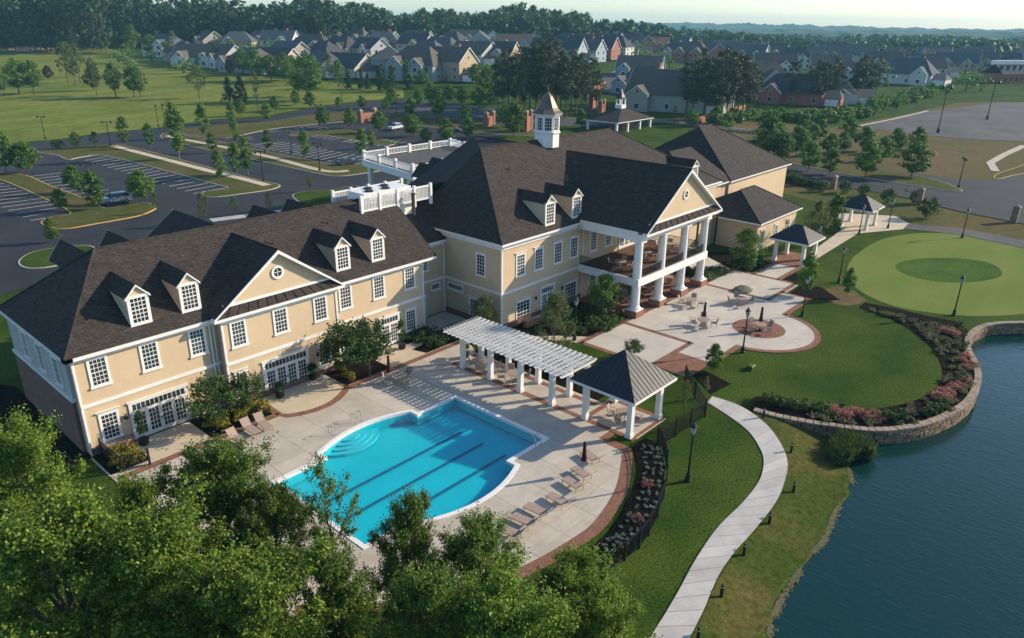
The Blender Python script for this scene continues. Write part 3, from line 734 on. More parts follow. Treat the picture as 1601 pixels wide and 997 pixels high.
def french(u, v, z, n, transom=True, w=.95, face='-v', h=2.1):
    """a run of n glazed doors with a transom light above each"""
    rz = {'-v':0,'-u':-PI/2}[face]; a = n*w/2; f = MB(); top = h+(.62 if transom else .1)
    f.box(-a-.2,-a,-.09,.02,0,top); f.box(a,a+.2,-.09,.02,0,top); f.box(-a-.2,a+.2,-.1,.02,top,top+.18); f.box(-a-.28,a+.28,-.16,.02,top+.18,top+.25)
    f.box(-a,a,-.085,.02,h,h+.12)
    o = link('french_doors', f.mesh('french_doors', M['white']), club, (u,v,z), rz)
    for i in range(n):
        c = -a+w*(i+.5); d = MB(); x0, x1 = c-w/2+.01, c+w/2-.01
        d.box(x0,x0+.12,-.06,.0,0,h); d.box(x1-.12,x1,-.06,.0,0,h); d.box(x0+.12,x1-.12,-.06,0,0,.28); d.box(x0+.12,x1-.12,-.06,0,h-.13,h)
        for k in (1, 2): x = x0+.12+(x1-x0-.24)*k/3; d.box(x-.018,x+.018,-.055,-.02,.28,h-.13)
        for k in range(1, 5): zz = .28+(h-.41)*k/5; d.box(x0+.12,x1-.12,-.055,-.02,zz-.018,zz+.018)
        if transom:
            for k in (1, 2): x = x0+(x1-x0)*k/3; d.box(x-.018,x+.018,-.055,-.02,h+.12,top)
            d.box(x0-.03,x0+.03,-.06,-.01,h+.12,top); d.box(x1-.03,x1+.03,-.06,-.01,h+.12,top)
        link('door', d.mesh('door', M['white']), o)
        MB().box(c-w/2+.05,c+w/2-.05,-.02,.012,.05,top).build('pane', M['glass'], o)
    for s in (-1, 1): MB().box(s*.06-.015,s*.06+.015,-.12,-.06,.95,1.15).build('handle', M['black'], o)
    return o
# ---- walls
w = MB(); w.box(13.4,43.7,50.6,63.4,0,7.35); part('wall', w, 'stucco')
w = MB(); w.box(23.4,33.55,49.85,50.7,0,7.45); part('wall', w, 'stucco')
w = MB(); w.box(43.6,49.4,53.5,63.4,0,7.6); part('wall', w, 'stucco')
w = MB(); w.box(49.3,91.5,45.5,58.2,0,8.55); part('wall', w, 'stucco')
w = MB(); w.box(57.6,68.4,58.1,69.4,0,8.55); part('wall', w, 'stucco')
w = MB(); w.box(68.3,91.5,58.1,64.6,0,8.54); part('wall', w, 'stucco')
w = MB(); w.box(91.4,100.5,48.3,60,0,7.1); part('wall', w, 'stucco')
w = MB(); w.box(100.4,120.7,48.0,66,0,7.0); part('wall', w, 'stucco')
w = MB(); w.box(92.4,105.0,39.4,48.1,0,3.8); part('wall', w, 'stucco')
# left end: brick ground floor, grey siding above
w = MB(); w.box(13.16,13.42,51.5,63.45,-.1,4.1); part('brick_wall', w, 'brickbase')
w = MB(); w.box(13.22,13.43,51.3,63.42,4.1,7.3); part('siding', w, 'siding')
w = MB(); w.box(13.08,13.44,51.2,63.5,4.0,4.22); part('belt_course', w, 'white')
for v in (53.2, 56.4, 59.6): window(13.2, v, 4.75, 1.0, 1.9, 4, 5, '-u', crown=False)
# belts, cornices, corner boards
def trim(x0,x1,y0,y1,z0,z1,name='trim',m='white'): return part(name, MB().box(x0,x1,y0,y1,z0,z1), m)
trim(13.36,23.38,50.52,50.62,3.62,3.86,'belt_course'); trim(33.57,43.72,50.52,50.62,3.62,3.86,'belt_course'); trim(23.36,33.59,49.77,49.87,3.62,3.86,'belt_course')
trim(43.74,49.28,53.42,53.52,3.62,3.86,'belt_course'); trim(49.22,49.32,45.42,53.4,3.62,3.86,'belt_course'); trim(49.34,61.9,45.42,45.52,3.62,3.86,'belt_course')
for x0,x1,y in ((13.36,23.38,50.6),(33.57,43.72,50.6),(43.74,49.28,53.5),(49.34,60.9,45.5),(77,91.5,45.5)): trim(x0,x1,y-.14,y+.02,{50.6:7.0,53.5:7.25,45.5:8.15}[y],{50.6:7.36,53.5:7.62,45.5:8.56}[y],'frieze')
trim(49.16,49.32,45.4,58.3,8.15,8.56,'frieze')
trim(23.3,33.65,49.7,49.87,7.05,7.46,'frieze')
for x,y in ((13.34,50.54),(23.34,49.79),(33.45,49.79),(43.6,50.54),(49.24,45.44),(49.05,53.3)):
    trim(x,x+.16,y,y+.16,.0,7.3 if y>46 else 8.2,'corner_board')
for x,y,h in ((23.05,50.5,7.1),(22.75,50.5,7.1),(33.9,50.5,7.1),(43.75,50.45,7.3),(49.15,53.35,7.4),(62.0,45.4,8.3)):
    part('downpipe', MB().tube((x,y,0),(x,y,h),.06,n=8), 'white')
for x0,x1,y in ((13.4,16.1,50.6),(41.0,43.7,50.6),(33.6,37.8,50.6)): part('brick_plinth', MB().box(x0,x1,y-.12,y+.03,0,.62), 'brickbase')
part('brick_plinth', MB().box(49.2,61.9,45.3,45.52,0,.55), 'brickbase'); part('brick_plinth', MB().box(23.35,33.6,49.7,49.88,0,.5), 'brickbase'); part('brick_plinth', MB().box(49.15,49.32,45.3,53.4,0,.5), 'brickbase')
part('brick_planter', MB().box(51.3,57.0,44.0,44.4,0,.75), 'brick')
part('brick_planter', MB().box(14.0,15.9,49.6,50.45,0,.75), 'brick'); part('brick_planter', MB().box(24.4,25.4,49.0,49.6,0,.8), 'brick')
# windows of the long wing
for u in (14.9, 18.32, 21.8): window(u, 50.6, 5.0, 1.0, 1.88, 4, 6)
for u in (24.65, 28.25, 31.95): window(u, 49.85, 5.0, 1.0, 1.9, 4, 6)
for u in (35.0, 38.6, 42.2): window(u, 50.6, 5.0, 1.02, 1.9, 4, 6)
window(14.9, 50.6, .85, 1.0, 1.88, 4, 6); window(42.15, 50.6, .85, 1.05, 1.9, 4, 6); window(32.0, 49.85, .85, 1.0, 1.9, 4, 6); window(35.0, 50.6, .85, 1.0, 1.9, 4, 6); window(24.4, 49.85, .85, .8, 1.9, 3, 6)
french(18.35, 50.6, .06, 4); french(28.3, 49.85, .06, 4); french(39.6, 50.6, .06, 2)
window(46.4, 53.5, 5.0, 1.0, 1.9, 4, 6)
for u, v, fc, ww in ((48.0,53.5,'-v',1.0),(49.3,51.9,'-u',2.0)): window(u, v, 2.7, ww, .55, int(ww*4), 1, fc, crown=False, trim=.1, name='louvre')
d = MB(); d.box(45.4,45.55,53.38,53.5,0,2.25); d.box(46.5,46.65,53.38,53.5,0,2.25); d.box(45.4,46.65,53.36,53.5,2.25,2.45); o = part('door_frame', d, 'white'); d = MB(); d.box(45.55,46.5,53.43,53.5,.03,2.25)
M['greydoor'] = mat('grey_door', (.42,.46,.46), .6); part('service_door', d, 'greydoor')
# main block windows
window(49.3, 48.25, 5.1, 1.0, 2.05, 3, 6, '-u'); window(49.3, 49.2, .3, 1.1, 2.0, 4, 5, '-u')
for u in (52.0, 54.75, 57.8, 60.5): window(u, 45.5, 5.1, 1.08, 2.05, 4, 6)
window(52.5, 45.5, .35, 1.9, 1.9, 4, 5, trim=.14); window(60.2, 45.5, .35, 1.9, 1.9, 4, 5, trim=.14); french(56.25, 45.5, .06, 2, True)
for u, v in ((16.0,50.5),(31.2,49.75),(54.3,45.4),(58.6,45.4),(15.9,50.5)): part('wall_lantern', MB().lathe([(.03,0),(.09,.05),(.11,.3),(.06,.36),(.02,.45)], (u,v-.08,1.9), 8), 'black')
# porch rooms behind the columns
for u in (64.0, 66.8): window(u, 45.5, 5.1, 1.0, 2.05, 4, 6)
french(71.0, 45.5, 4.15, 4, False); window(75.0, 45.5, 5.1, 1.0, 2.05, 4, 6); french(69.5, 45.5, .1, 4); window(64.2, 45.5, .5, 1.1, 2.0, 4, 6); window(74.6, 45.5, .5, 1.1, 2.0, 4, 6)
for u in (80.0, 83.5): window(u, 45.5, 5.1, 1.08, 2.05, 4, 6)
window(94.0, 39.4, .9, .9, 1.7, 3, 5); window(98.4, 39.4, .9, .9, 1.7, 3, 5); window(102.4, 39.4, .9, .9, 1.7, 3, 5)
# ---- roofs (slightly thick, white fascia below)
def hip(x0, x1, y0, y1, z, rx0, rx1, ry, rz, ry1=None, name='roof', th=.16):
    """hipped roof: eave rectangle and a ridge from (rx0,ry) to (rx1,ry1)"""
    ry1 = ry if ry1 is None else ry1
    e = [(x0,y0,z),(x1,y0,z),(x1,y1,z),(x0,y1,z)]; r = [(rx0,ry,rz),(rx1,ry1,rz)]
    mb = MB()
    if abs(ry1-ry) < .01: fs = [(0,1,5,4),(1,2,5),(2,3,4,5),(3,0,4)]
    else: fs = [(0,1,4),(1,2,5,4),(2,3,5),(3,0,4,5)]
    mb.add(e+r, fs); o = part(name, mb, 'shingle')
    fa = MB()
    for a, b in ((0,1),(1,2),(2,3),(3,0)):
        A, B = Vector(e[a]), Vector(e[b]); d = (B-A).normalized(); n = Vector((d.y,-d.x,0))
        q0, q1 = A+n*.02, B+n*.02; i0, i1 = A-n*.5, B-n*.5
        fa.hexa([(*q0[:2],z-th-.04),(*q1[:2],z-th-.04),(*i1[:2],z-th-.1),(*i0[:2],z-th-.1),(*q0[:2],z-.012),(*q1[:2],z-.012),(*i1[:2],z-.012),(*i0[:2],z-.012)])
    fa.build('fascia', M['white'], o); return o
hip(12.9, 58.0, 50.1, 63.9, 7.55, 18.2, 57.0, 57.0, 12.5)
cut = bpy.data.objects
# the front slope of the wing stops short of the recess: rebuild it as two planes
def wing_roof():
    o = [c for c in club.children if c.name.startswith('roof')][-1]
    bpy.data.objects.remove(o.children[0]); bpy.data.objects.remove(o)
    mb = MB(); k = (12.5-7.55)/6.9
    zz = lambda v: 7.55+(v-50.1)*k
    mb.add([(12.9,50.1,7.55),(45.3,50.1,7.55),(45.3,57.0,12.5),(18.2,57.0,12.5),(12.9,63.9,7.55),(58,63.9,7.55),(58,57.0,12.5)], [(0,1,2,3),(0,3,4),(4,3,2,6,5)])
    o = part('roof', mb, 'shingle')
    fa = MB(); fa.box(12.86,45.34,50.06,50.62,7.30,7.535); fa.box(12.86,13.4,50.06,63.9,7.30,7.535); fa.box(45.2,45.34,50.06,50.6,7.3,7.54); fa.build('fascia', M['white'], o)
    mb = MB(); mb.add([(45.0,53.0,7.85),(49.4,53.0,7.85),(57.5,58.9,12.1),(45.0,58.9,12.1)], [(0,1,2,3)]); o2 = part('roof', mb, 'shingle')
    MB().box(43.9,49.2,52.96,53.6,7.58,7.835).build('fascia', M['white'], o2)
    mb = MB(); mb.add([(45.28,50.2,7.5),(45.28,57.0,12.45),(45.28,57.0,7.5)], [(0,2,1)]); part('rake_wall', mb, 'siding')
wing_roof()
def wingz(v): return 7.55+(v-50.1)*(12.5-7.55)/6.9
# pediment bay of the long wing
def pediment(u0, u1, vf, ze, za, vback, strip_m='shingle', tym='stucco', rz_at=None, gable_v=None):
    """cross gable with white raking cornices, a stucco field, a shingled pent strip and a round window"""
    um = (u0+u1)/2; mb = MB(); gv = vf+.45
    mb.add([(u0,vf,ze),(um,vf,za),(um,vback,za),(u0,vback,ze),(u1,vf,ze),(u1,vback,ze)], [(0,1,2,3),(1,4,5,2)]); o = part('gable_roof', mb, 'shingle')
    sl = (za-ze)/(um-u0)
    t = MB(); t.add([(u0+1.0,gv,ze+.75),(u1-1.0,gv,ze+.75),(um,gv,ze+.75+(um-u0-1.0)*sl*.93)], [(0,1,2)]); t.add([(u0+.3,gv+.02,ze),(u1-.3,gv+.02,ze),(um,gv+.02,za-.1)], [(0,1,2)]); t.build('tympanum', M[tym], o)
    for s, ue in ((1,u0),(-1,u1)):
        rk = MB(); w_ = .34
        rk.hexa([(ue-s*.05,vf-.05,ze-.22),(um,vf-.05,za-.30),(um,gv+.05,za-.30),(ue-s*.05,gv+.05,ze-.22),(ue-s*.05,vf-.05,ze-.06),(um,vf-.05,za-.02),(um,gv+.05,za-.03),(ue-s*.05,gv+.05,ze-.09)] if s>0 else
                [(um,vf-.05,za-.30),(ue-s*.05,vf-.05,ze-.22),(ue-s*.05,gv+.05,ze-.22),(um,gv+.05,za-.30),(um,vf-.05,za-.02),(ue-s*.05,vf-.05,ze-.06),(ue-s*.05,gv+.05,ze-.09),(um,gv+.05,za-.03)])
        rk.build('raking_cornice', M['white'], o)
    c = MB(); c.box(u0-.08,u1+.08,vf-.08,gv+.1,ze-.34,ze-.13); c.build('cornice', M['white'], o)
    pr = MB(); pr.add([(u0+.1,vf-.02,ze-.12),(u1-.1,vf-.02,ze-.12),(u1-.95,gv-.02,ze+.52),(u0+.95,gv-.02,ze+.52)], [(0,1,2,3)]); pr.build('pent_roof', M['shingle'], o)
    for k in range(1, 13):
        x = u0+.1+(u1-u0-.2)*k/13; xt = u0+.95+(u1-u0-1.9)*k/13
        sb = MB(); sb.hexa([(x-.04,vf-.03,ze-.13),(x+.04,vf-.03,ze-.13),(xt+.04,gv-.03,ze+.51),(xt-.04,gv-.03,ze+.51),(x-.04,vf-.06,ze-.09),(x+.04,vf-.06,ze-.09),(xt+.04,gv-.06,ze+.57),(xt-.04,gv-.06,ze+.57)]); sb.build('batten', M['shingle'], o)
    c = MB(); c.box(u0+.9,u1-.9,gv-.1,gv+.02,ze+.52,ze+.72); c.build('bed_moulding', M['white'], o)
    zc = ze+.75+(za-ze)*.36; r = .36
    rw = MB(); n = 20
    for rr, y0 in ((r+.17, gv-.10),):
        ou = [(um+rr*math.cos(2*PI*i/n), zc+rr*1.0*math.sin(2*PI*i/n)) for i in range(n)]; inn = [(um+r*math.cos(2*PI*i/n), zc+r*math.sin(2*PI*i/n)) for i in range(n)]
        rw.add([(x,y0,z) for x,z in ou]+[(x,y0,z) for x,z in inn]+[(x,gv,z) for x,z in ou]+[(x,gv,z) for x,z in inn], [(i,(i+1)%n,n+(i+1)%n,n+i) for i in range(n)]+[(2*n+i,2*n+(i+1)%n,(i+1)%n,i) for i in range(n)]+[(n+i,n+(i+1)%n,3*n+(i+1)%n,3*n+i) for i in range(n)])
    rw.box(um-.02,um+.02,gv-.06,gv-.02,zc-r,zc+r); rw.box(um-r,um+r,gv-.06,gv-.02,zc-.02,zc+.02)
    wo = rw.build('round_window', M['white'], o)
    return o, um, zc, gv, r
def roundpane(um, zc, gv, r, par):
    n = 20; MB().add([(um+r*math.cos(2*PI*i/n),gv-.03,zc+r*math.sin(2*PI*i/n)) for i in range(n)], [tuple(range(n))]).build('round_pane', M['glass'], par)
o, um, zc, gv, r = pediment(22.75, 34.05, 49.35, 7.75, 11.85, 56.2); roundpane(um, zc, gv, r, o)
def dormer(u0, u1, vf, z0, z1, za, slope, zroof):
    """gabled dormer; slope and zroof give the roof it stands on"""
    um = (u0+u1)/2; back = lambda z: vf+(z-z0)/slope+.02
    o = part('dormer', MB().add([(u0,vf,z0-.1),(u1,vf,z0-.1),(u1,vf,z1),(um,vf,za-.12),(u0,vf,z1), (u0,back(z1),z1),(u1,back(z1),z1)], [(0,1,2,3,4),(0,4,5),(1,6,2)]), 'stucco')
    mb = MB(); e = .16
    mb.add([(u0-e,vf-.14,z1-.10),(um,vf-.14,za),(um,back(za)+.3,za),(u0-e,back(z1)+.3,z1-.10),(u1+e,vf-.14,z1-.10),(u1+e,back(z1)+.3,z1-.10)], [(0,1,2,3),(1,4,5,2)]); mb.build('dormer_roof', M['shingle'], o)
    f = MB(); w_ = u1-u0
    for x0, x1 in ((u0-.03,u0+.2),(u1-.2,u1+.03)): f.box(x0,x1,vf-.07,vf+.03,z0-.1,z1)
    f.box(u0-.03,u1+.03,vf-.08,vf+.03,z0-.12,z0+.16); f.box(u0-.1,u1+.1,vf-.12,vf+.03,z1-.2,z1)
    for s, ue in ((1,u0),(-1,u1)):
        a = [(ue-s*e,z1-.1),(um,za)]
        p = [(a[0][0],vf-.17,a[0][1]-.16),(a[1][0],vf-.17,a[1][1]-.16),(a[1][0],vf-.02,a[1][1]-.16),(a[0][0],vf-.02,a[0][1]-.16),(a[0][0],vf-.17,a[0][1]-.02),(a[1][0],vf-.17,a[1][1]-.02),(a[1][0],vf-.02,a[1][1]-.02),(a[0][0],vf-.02,a[0][1]-.02)]
        if s < 0: p = [p[1],p[0],p[3],p[2],p[5],p[4],p[7],p[6]]
        f.hexa(p)
    # white rake on the cheek
    f.hexa([(u0-.03,vf,z0-.12),(u0+.02,vf,z0-.12),(u0+.02,back(z1),z1-.12),(u0-.03,back(z1),z1-.12),(u0-.03,vf,z0+.06),(u0+.02,vf,z0+.06),(u0+.02,back(z1),z1+.02),(u0-.03,back(z1),z1+.02)])
    f.build('dormer_trim', M['white'], o)
    b = MB(); x0, x1, a, c = u0+.2, u1-.2, z0+.16, z1-.2; t = .022
    for k in range(1, 4): x = x0+(x1-x0)*k/4; b.box(x-t,x+t,vf-.05,vf-.012,a,c)
    for k in range(1, 6): z = a+(c-a)*k/6; tt = t*(1.6 if k == 3 else 1); b.box(x0,x1,vf-.052,vf-.014,z-tt,z+tt)
    b.build('sash_bars', M['white'], o); MB().box(x0,x1,vf-.014,vf+.01,a,c).build('pane', M['glass'], o)
kw = (12.5-7.55)/6.9
for u0 in (17.65, 21.25, 34.65, 38.4): dormer(u0, u0+1.42, 51.1, 8.27, 10.4, 11.2, kw, 0)
# main roofs
km = 6.95/9.8
ze_, zr_ = 8.85, 15.8
mv = [(48.8,45,ze_),(92,45,ze_),(79.5,54.9,zr_),(56.1,54.9,zr_),(48.8,58.8,ze_),(57.1,69.9,ze_),(62.3,62,zr_),(62.3,54.9,zr_),(68.9,69.9,ze_),(68.9,65.1,ze_),(92,65.1,ze_)]
o = part('roof', MB().add(mv, [(0,1,2,7,3),(4,0,3),(4,3,6),(3,7,6),(4,6,5),(5,6,8),(8,6,7,9),(9,7,2,10),(10,2,1)]), 'shingle')
fa = MB()
for a_, b_ in ((0,1),(1,10),(10,9),(9,8),(8,5),(5,4),(4,0)):
    A, B = Vector(mv[a_]), Vector(mv[b_]); d_ = (B-A).normalized(); n_ = Vector((d_.y,-d_.x,0)); q0, q1, i0, i1 = A+n_*.02, B+n_*.02, A-n_*.5, B-n_*.5
    fa.hexa([(*q0[:2],8.62),(*q1[:2],8.62),(*i1[:2],8.57),(*i0[:2],8.57),(*q0[:2],8.838),(*q1[:2],8.838),(*i1[:2],8.838),(*i0[:2],8.838)])
fa.build('fascia', M['white'], o)
for u0 in (55.75, 60.1, 84.6): dormer(u0, u0+1.5, 45.65, 9.3, 11.6, 12.35, km, 0)
o, um, zc, gv, r = pediment(60.8, 76.1, 36.9, 9.15, 14.45, 54.0); roundpane(um, zc, gv, r, o)
hip(90.5, 101, 47.7, 60.5, 7.35, 93, 99.0, 54.0, 11.6)
hip(99.9, 121.2, 47.5, 66.5, 7.3, 106.5, 110.5, 57.0, 13.5)
hip(91.8, 105.5, 38.8, 50.6, 4.05, 97.2, 101.5, 44.7, 6.9)
# rear gables that show over the ridge of the wing
def rear_gable(um, hw, za, v1, ze, v0=57.2):
    mb = MB(); mb.add([(um-hw,v0,ze),(um,v0,za),(um,v1,za),(um-hw,v1,ze),(um+hw,v0,ze),(um+hw,v1,ze)], [(0,3,2,1),(1,2,5,4)]); o = part('rear_gable_roof', mb, 'shingle')
    MB().add([(um-hw,v1-.1,ze),(um+hw,v1-.1,ze),(um,v1-.1,za-.05)], [(0,2,1)]).build('tympanum', M['stucco'], o)
    MB().add([(um-hw,v1-.05,ze-.15),(um-hw+.1,v1-.05,ze-.15),(um,v1-.05,za-.12),(um,v1-.05,za+.03),(um-hw-.1,v1-.05,ze)], [(0,1,2,3,4)]).build('raking_cornice', M['white'], o)
rear_gable(28.4, 5.2, 12.1, 66.6, 8.2)
for u_ in (18.2, 21.8, 34.9, 38.6): rear_gable(u_, 1.1, 11.85, 64.3, 10.3)
rear_gable(66.0, 1.6, 10.6, 76.0, 8.9, 66); rear_gable(70.0, 1.8, 10.6, 78.0, 8.6, 62)
# ---- portico
for i, u in enumerate((61.65, 66.15, 70.65, 75.1)):
    c = MB(); c.box(u-.72,u+.72,37.5,38.95,0,.72); base = part('column_pedestal', c, 'brick')
    c = MB(); c.box(u-.66,u+.66,37.56,38.88,.722,.86); c.lathe([(.62,.86),(.64,.95),(.60,1.02),(.52,1.06),(.54,1.14),(.47,1.22)], (u,38.22,0), 20); part('column_base', c, 'white')
    c = MB(); c.lathe([(.46,1.2),(.465,2.5),(.455,4.2),(.43,6.0),(.40,7.4),(.40,7.52),(.44,7.56),(.44,7.62),(.40,7.66),(.40,7.78),(.50,7.9)], (u,38.22,0), 20); part('column', c, 'white')
    c = MB(); c.box(u-.54,u+.54,37.68,38.76,7.9,8.06); part('capital', c, 'white')
c = MB(); c.box(61.1,75.65,37.75,38.7,8.06,8.82); c.box(61.12,62.0,38.7,45.45,8.06,8.81); c.box(74.75,75.63,38.7,45.45,8.06,8.81); part('entablature', c, 'white')
c = MB(); c.box(62.0,74.75,38.7,45.45,8.5,8.7); part('porch_ceiling', c, 'white')
c = MB(); c.box(60.85,61.4,38.0,45.1,8.82,9.12); c.box(75.5,76.05,38.0,45.1,8.82,9.12); part('cornice', c, 'white')
c = MB(); c.box(61.35,75.4,37.85,45.45,3.75,4.08); M['deckwood'] = mat('deck_boards', (.10,.05,.03), .85, (.15,.075,.045), 2); part('balcony_floor', c, 'deckwood')
c = MB(); c.box(61.2,75.55,37.72,37.98,3.35,4.13); c.box(61.2,61.46,37.98,45.4,3.35,4.12); c.box(75.29,75.55,37.98,45.4,3.35,4.12); part('balcony_beam', c, 'white')
for a, b in (((61.4,38.2),(61.4,45.3)),((61.4,37.95),(75.35,37.95)),((75.35,38.2),(75.35,45.3))):
    A, B = Vector((*a,0)), Vector((*b,0)); n = int((B-A).length/.10)
    rl = MB(); rl.tube((*a,5.1),(*b,5.1),.03); rl.tube((*a,4.25),(*b,4.25),.02); ra = part('balcony_rail', rl, 'black')
    bl = MB()
    for k in range(n+1): p = A.lerp(B, k/n); bl.box(p.x-.014,p.x+.014,p.y-.014,p.y+.014,4.13,5.1)
    tag(bl.build('baluster', M['black'], ra), kind='stuff')
# ---- cupola
cu, cv = 66.6, 54.6
c = MB(); c.lathe([(1.45,0),(1.45,1.55),(1.6,1.58),(1.6,1.72)], (cu,cv,15.0), 8, PI/8); cup = part('cupola_base', c, 'white')
c = MB()
for k in range(8):
    a = 2*PI*k/8+PI/8; c.obox((cu+1.28*math.cos(a), cv+1.28*math.sin(a)), (.26,.26,1.75), a, 16.7)
c.lathe([(1.38,0),(1.38,.2)], (cu,cv,16.7), 8, PI/8); c.lathe([(1.42,1.55),(1.42,1.78),(1.72,1.85),(1.72,2.0)], (cu,cv,16.7), 8, PI/8); part('cupola_lantern', c, 'white', cup)
for k in range(8):
    a = 2*PI*k/8; c = MB(); ax, ay = math.cos(a), math.sin(a); nx_, ny_ = -ay, ax; q = lambda t, z, o_=1.17: (cu+ax*o_+nx_*t, cv+ay*o_+ny_*t, z)
    c.quad(q(-.42,16.95), q(.42,16.95), q(.42,18.2), q(-.42,18.2)); c.build('lantern_pane', M['glass'], cup)
    c = MB()
    for t in (-.14,.14): c.tube(q(t,16.95,1.2), q(t,18.2,1.2), .025, n=4)
    for z in (17.25,17.6,17.9): c.tube(q(-.42,z,1.2), q(.42,z,1.2), .025, n=4)
    c.build('lantern_bars', M['white'], cup)
c = MB(); c.lathe([(1.85,0),(1.80,.06),(1.45,.30),(1.18,.62),(.98,1.0),(.78,1.4),(.52,1.82),(.22,2.15),(.05,2.3)], (cu,cv,18.7), 8, PI/8); part('cupola_roof', c, 'copper')
c = MB(); c.lathe([(.05,0),(.05,.25),(.14,.36),(.05,.48),(.03,.9)], (cu,cv,20.95), 8); part('finial', c, 'copper')
# ---- roof plant behind a lattice screen, flue
pl_ = thing('rooftop_unit', 'white air handling unit with four fans on the wing roof', 'unit', (45.2,57.6,11.35))
MB().box(-3.4,2.4,-1.35,1.2,-1.2,1.62).build('casing', M['white'], pl_)
for k in range(4): MB().lathe([(.42,0),(.42,.12),(.36,.14)], (-2.2+2.0*(k//2)+.7*(k%2),-.65+1.1*(k%2),1.62), 12).build('fan', M['black'], pl_)
def lattice(a, b, z0, h, label):
    A, B = Vector((*a,0)), Vector((*b,0)); L_ = (B-A).length; o = thing('lattice_screen', label, 'screen', (*a,z0), math.atan2(b[1]-a[1], b[0]-a[0]))
    n = max(1, round(L_/2.4))
    for k in range(n+1): MB().box(L_*k/n-.13,L_*k/n+.13,-.13,.13,-.5,h+.22).build('post', M['white'], o)
    r_ = MB(); r_.box(0,L_,-.06,.06,h-.1,h+.06); r_.box(0,L_,-.06,.06,.05,.2); r_.build('rail', M['white'], o)
    mb = MB(); m_ = int(L_/.17)
    for k in range(m_): x = L_*(k+.5)/m_; mb.box(x-.035,x+.035,-.015,.015,.2,h-.1)
    for k in range(int(h/.2)): mb.box(0,L_,.016,.03,.25+k*.2,.3+k*.2)
    tag(mb.build('lattice', M['white'], o), kind='stuff')
lattice((41.0,55.6), (49.6,55.6), 11.45, 1.4, 'white lattice screen in front of the rooftop unit'); lattice((40.7,59.6), (49.2,59.6), 11.3, 1.5, 'white lattice screen behind the rooftop unit')
part('flue', MB().tube((46.7,54.9,10.4),(46.7,54.9,12.4),.17,n=10).lathe([(.25,0),(.25,.15)], (46.7,54.9,12.4), 10), 'bark')
for u, v, z in ((57.5,52.0,13.6),(64.0,49.5,12.0)): part('vent_pipe', MB().tube((u,v,z-.3),(u,v,z+.7),.07,n=8), 'bark')
# ---- entrance canopy with balustraded flat roof
pc = thing('porte_cochere', 'flat roofed white entrance canopy with a balustrade behind the main roof', 'canopy')
MB().prism([(70.1,82.2),(72.6,97.5),(92.0,97.5),(88.0,82.2)], 6.6, 7.6).build('canopy_beam', M['white'], pc)
MB().prism([(70.5,82.6),(73.0,97.1),(91.6,97.1),(87.6,82.6)], 7.6, 7.7).build('canopy_deck', M['oldasphalt'], pc)
for p in ((71.0,84),(72.6,95.5),(90,95.5),(86.5,84)): MB().lathe([(.6,0),(.55,.3),(.5,.4),(.42,6.6)], (*p,0), 12).build('column', M['white'], pc)
q = [(70.3,82.5),(72.8,97.2),(91.7,97.2),(87.8,82.5)]
for k in range(4):
    a, b = Vector(q[k]), Vector(q[(k+1)%4]); n = max(2, int((b-a).length/4.5))
    for j in range(n): p = a.lerp(b, j/n); MB().box(p.x-.22,p.x+.22,p.y-.22,p.y+.22,7.7,9.1).build('balustrade_post', M['white'], pc)
    r_ = MB(); r_.tube((*a,8.75),(*b,8.75),.1,n=4); r_.tube((*a,7.9),(*b,7.9),.08,n=4); r_.build('balustrade_rail', M['white'], pc)
    bl = MB(); m_ = int((b-a).length/.3)
    for j in range(m_): p = a.lerp(b, (j+.5)/m_); bl.tube((*p,7.9),(*p,8.75),.05,n=4,cap=False)
    tag(bl.build('baluster', M['white'], pc), kind='stuff')
# small sloped trellis beside the low wing
tr = thing('trellis_roof', 'dark sloping trellis porch between the portico and the low wing', 'trellis')
for k in range(12): MB().hexa([(86.2+k*.45,44.6,4.6),(86.36+k*.45,44.6,4.6),(86.36+k*.45,48,4.9),(86.2+k*.45,48,4.9),(86.2+k*.45,44.6,4.75),(86.36+k*.45,44.6,4.75),(86.36+k*.45,48,5.05),(86.2+k*.45,48,5.05)]).build('slat', M['white'], tr)
MB().box(86,91.6,44.7,44.9,4.35,4.58).build('beam', M['black'], tr)
for u in (86.2, 91.3): MB().box(u-.1,u+.1,44.7,44.9,0,4.35).build('post', M['black'], tr)

# ridge and hip caps
def cap(a, b): part('ridge_cap', MB().tube(a, b, .10, .10, 6), 'shingle')
for a, b in (((18.2,57,12.5),(41,57,12.5)),((12.9,50.1,7.55),(18.2,57,12.5)),((12.9,63.9,7.55),(18.2,57,12.5)),((48.8,45,8.85),(56.1,54.9,15.8)),((56.1,54.9,15.8),(79.5,54.9,15.8)),((79.5,54.9,15.8),(92,45,8.85)),((62.3,54.9,15.8),(62.3,62,15.8)),((28.4,49.35,11.85),(28.4,56.1,11.85)),((68.45,36.9,14.45),(68.45,53,14.45)),((99.9,47.5,7.3),(106.5,57,13.5)),((106.5,57,13.5),(110.5,57,13.5)),((110.5,57,13.5),(121.2,47.5,7.3)),((91.8,38.8,4.05),(97.2,44.7,6.9)),((97.2,44.7,6.9),(101.5,44.7,6.9)),((101.5,44.7,6.9),(105.5,38.8,4.05))): cap(a, b)
for u, v, z in ((31,54.5,10.7),(37,55.2,11.2),(72.5,49,11.7),(53.5,53.5,12.8)): part('vent_pipe', MB().tube((u,v,z-.3),(u,v,z+.55),.06,n=8), 'bark')

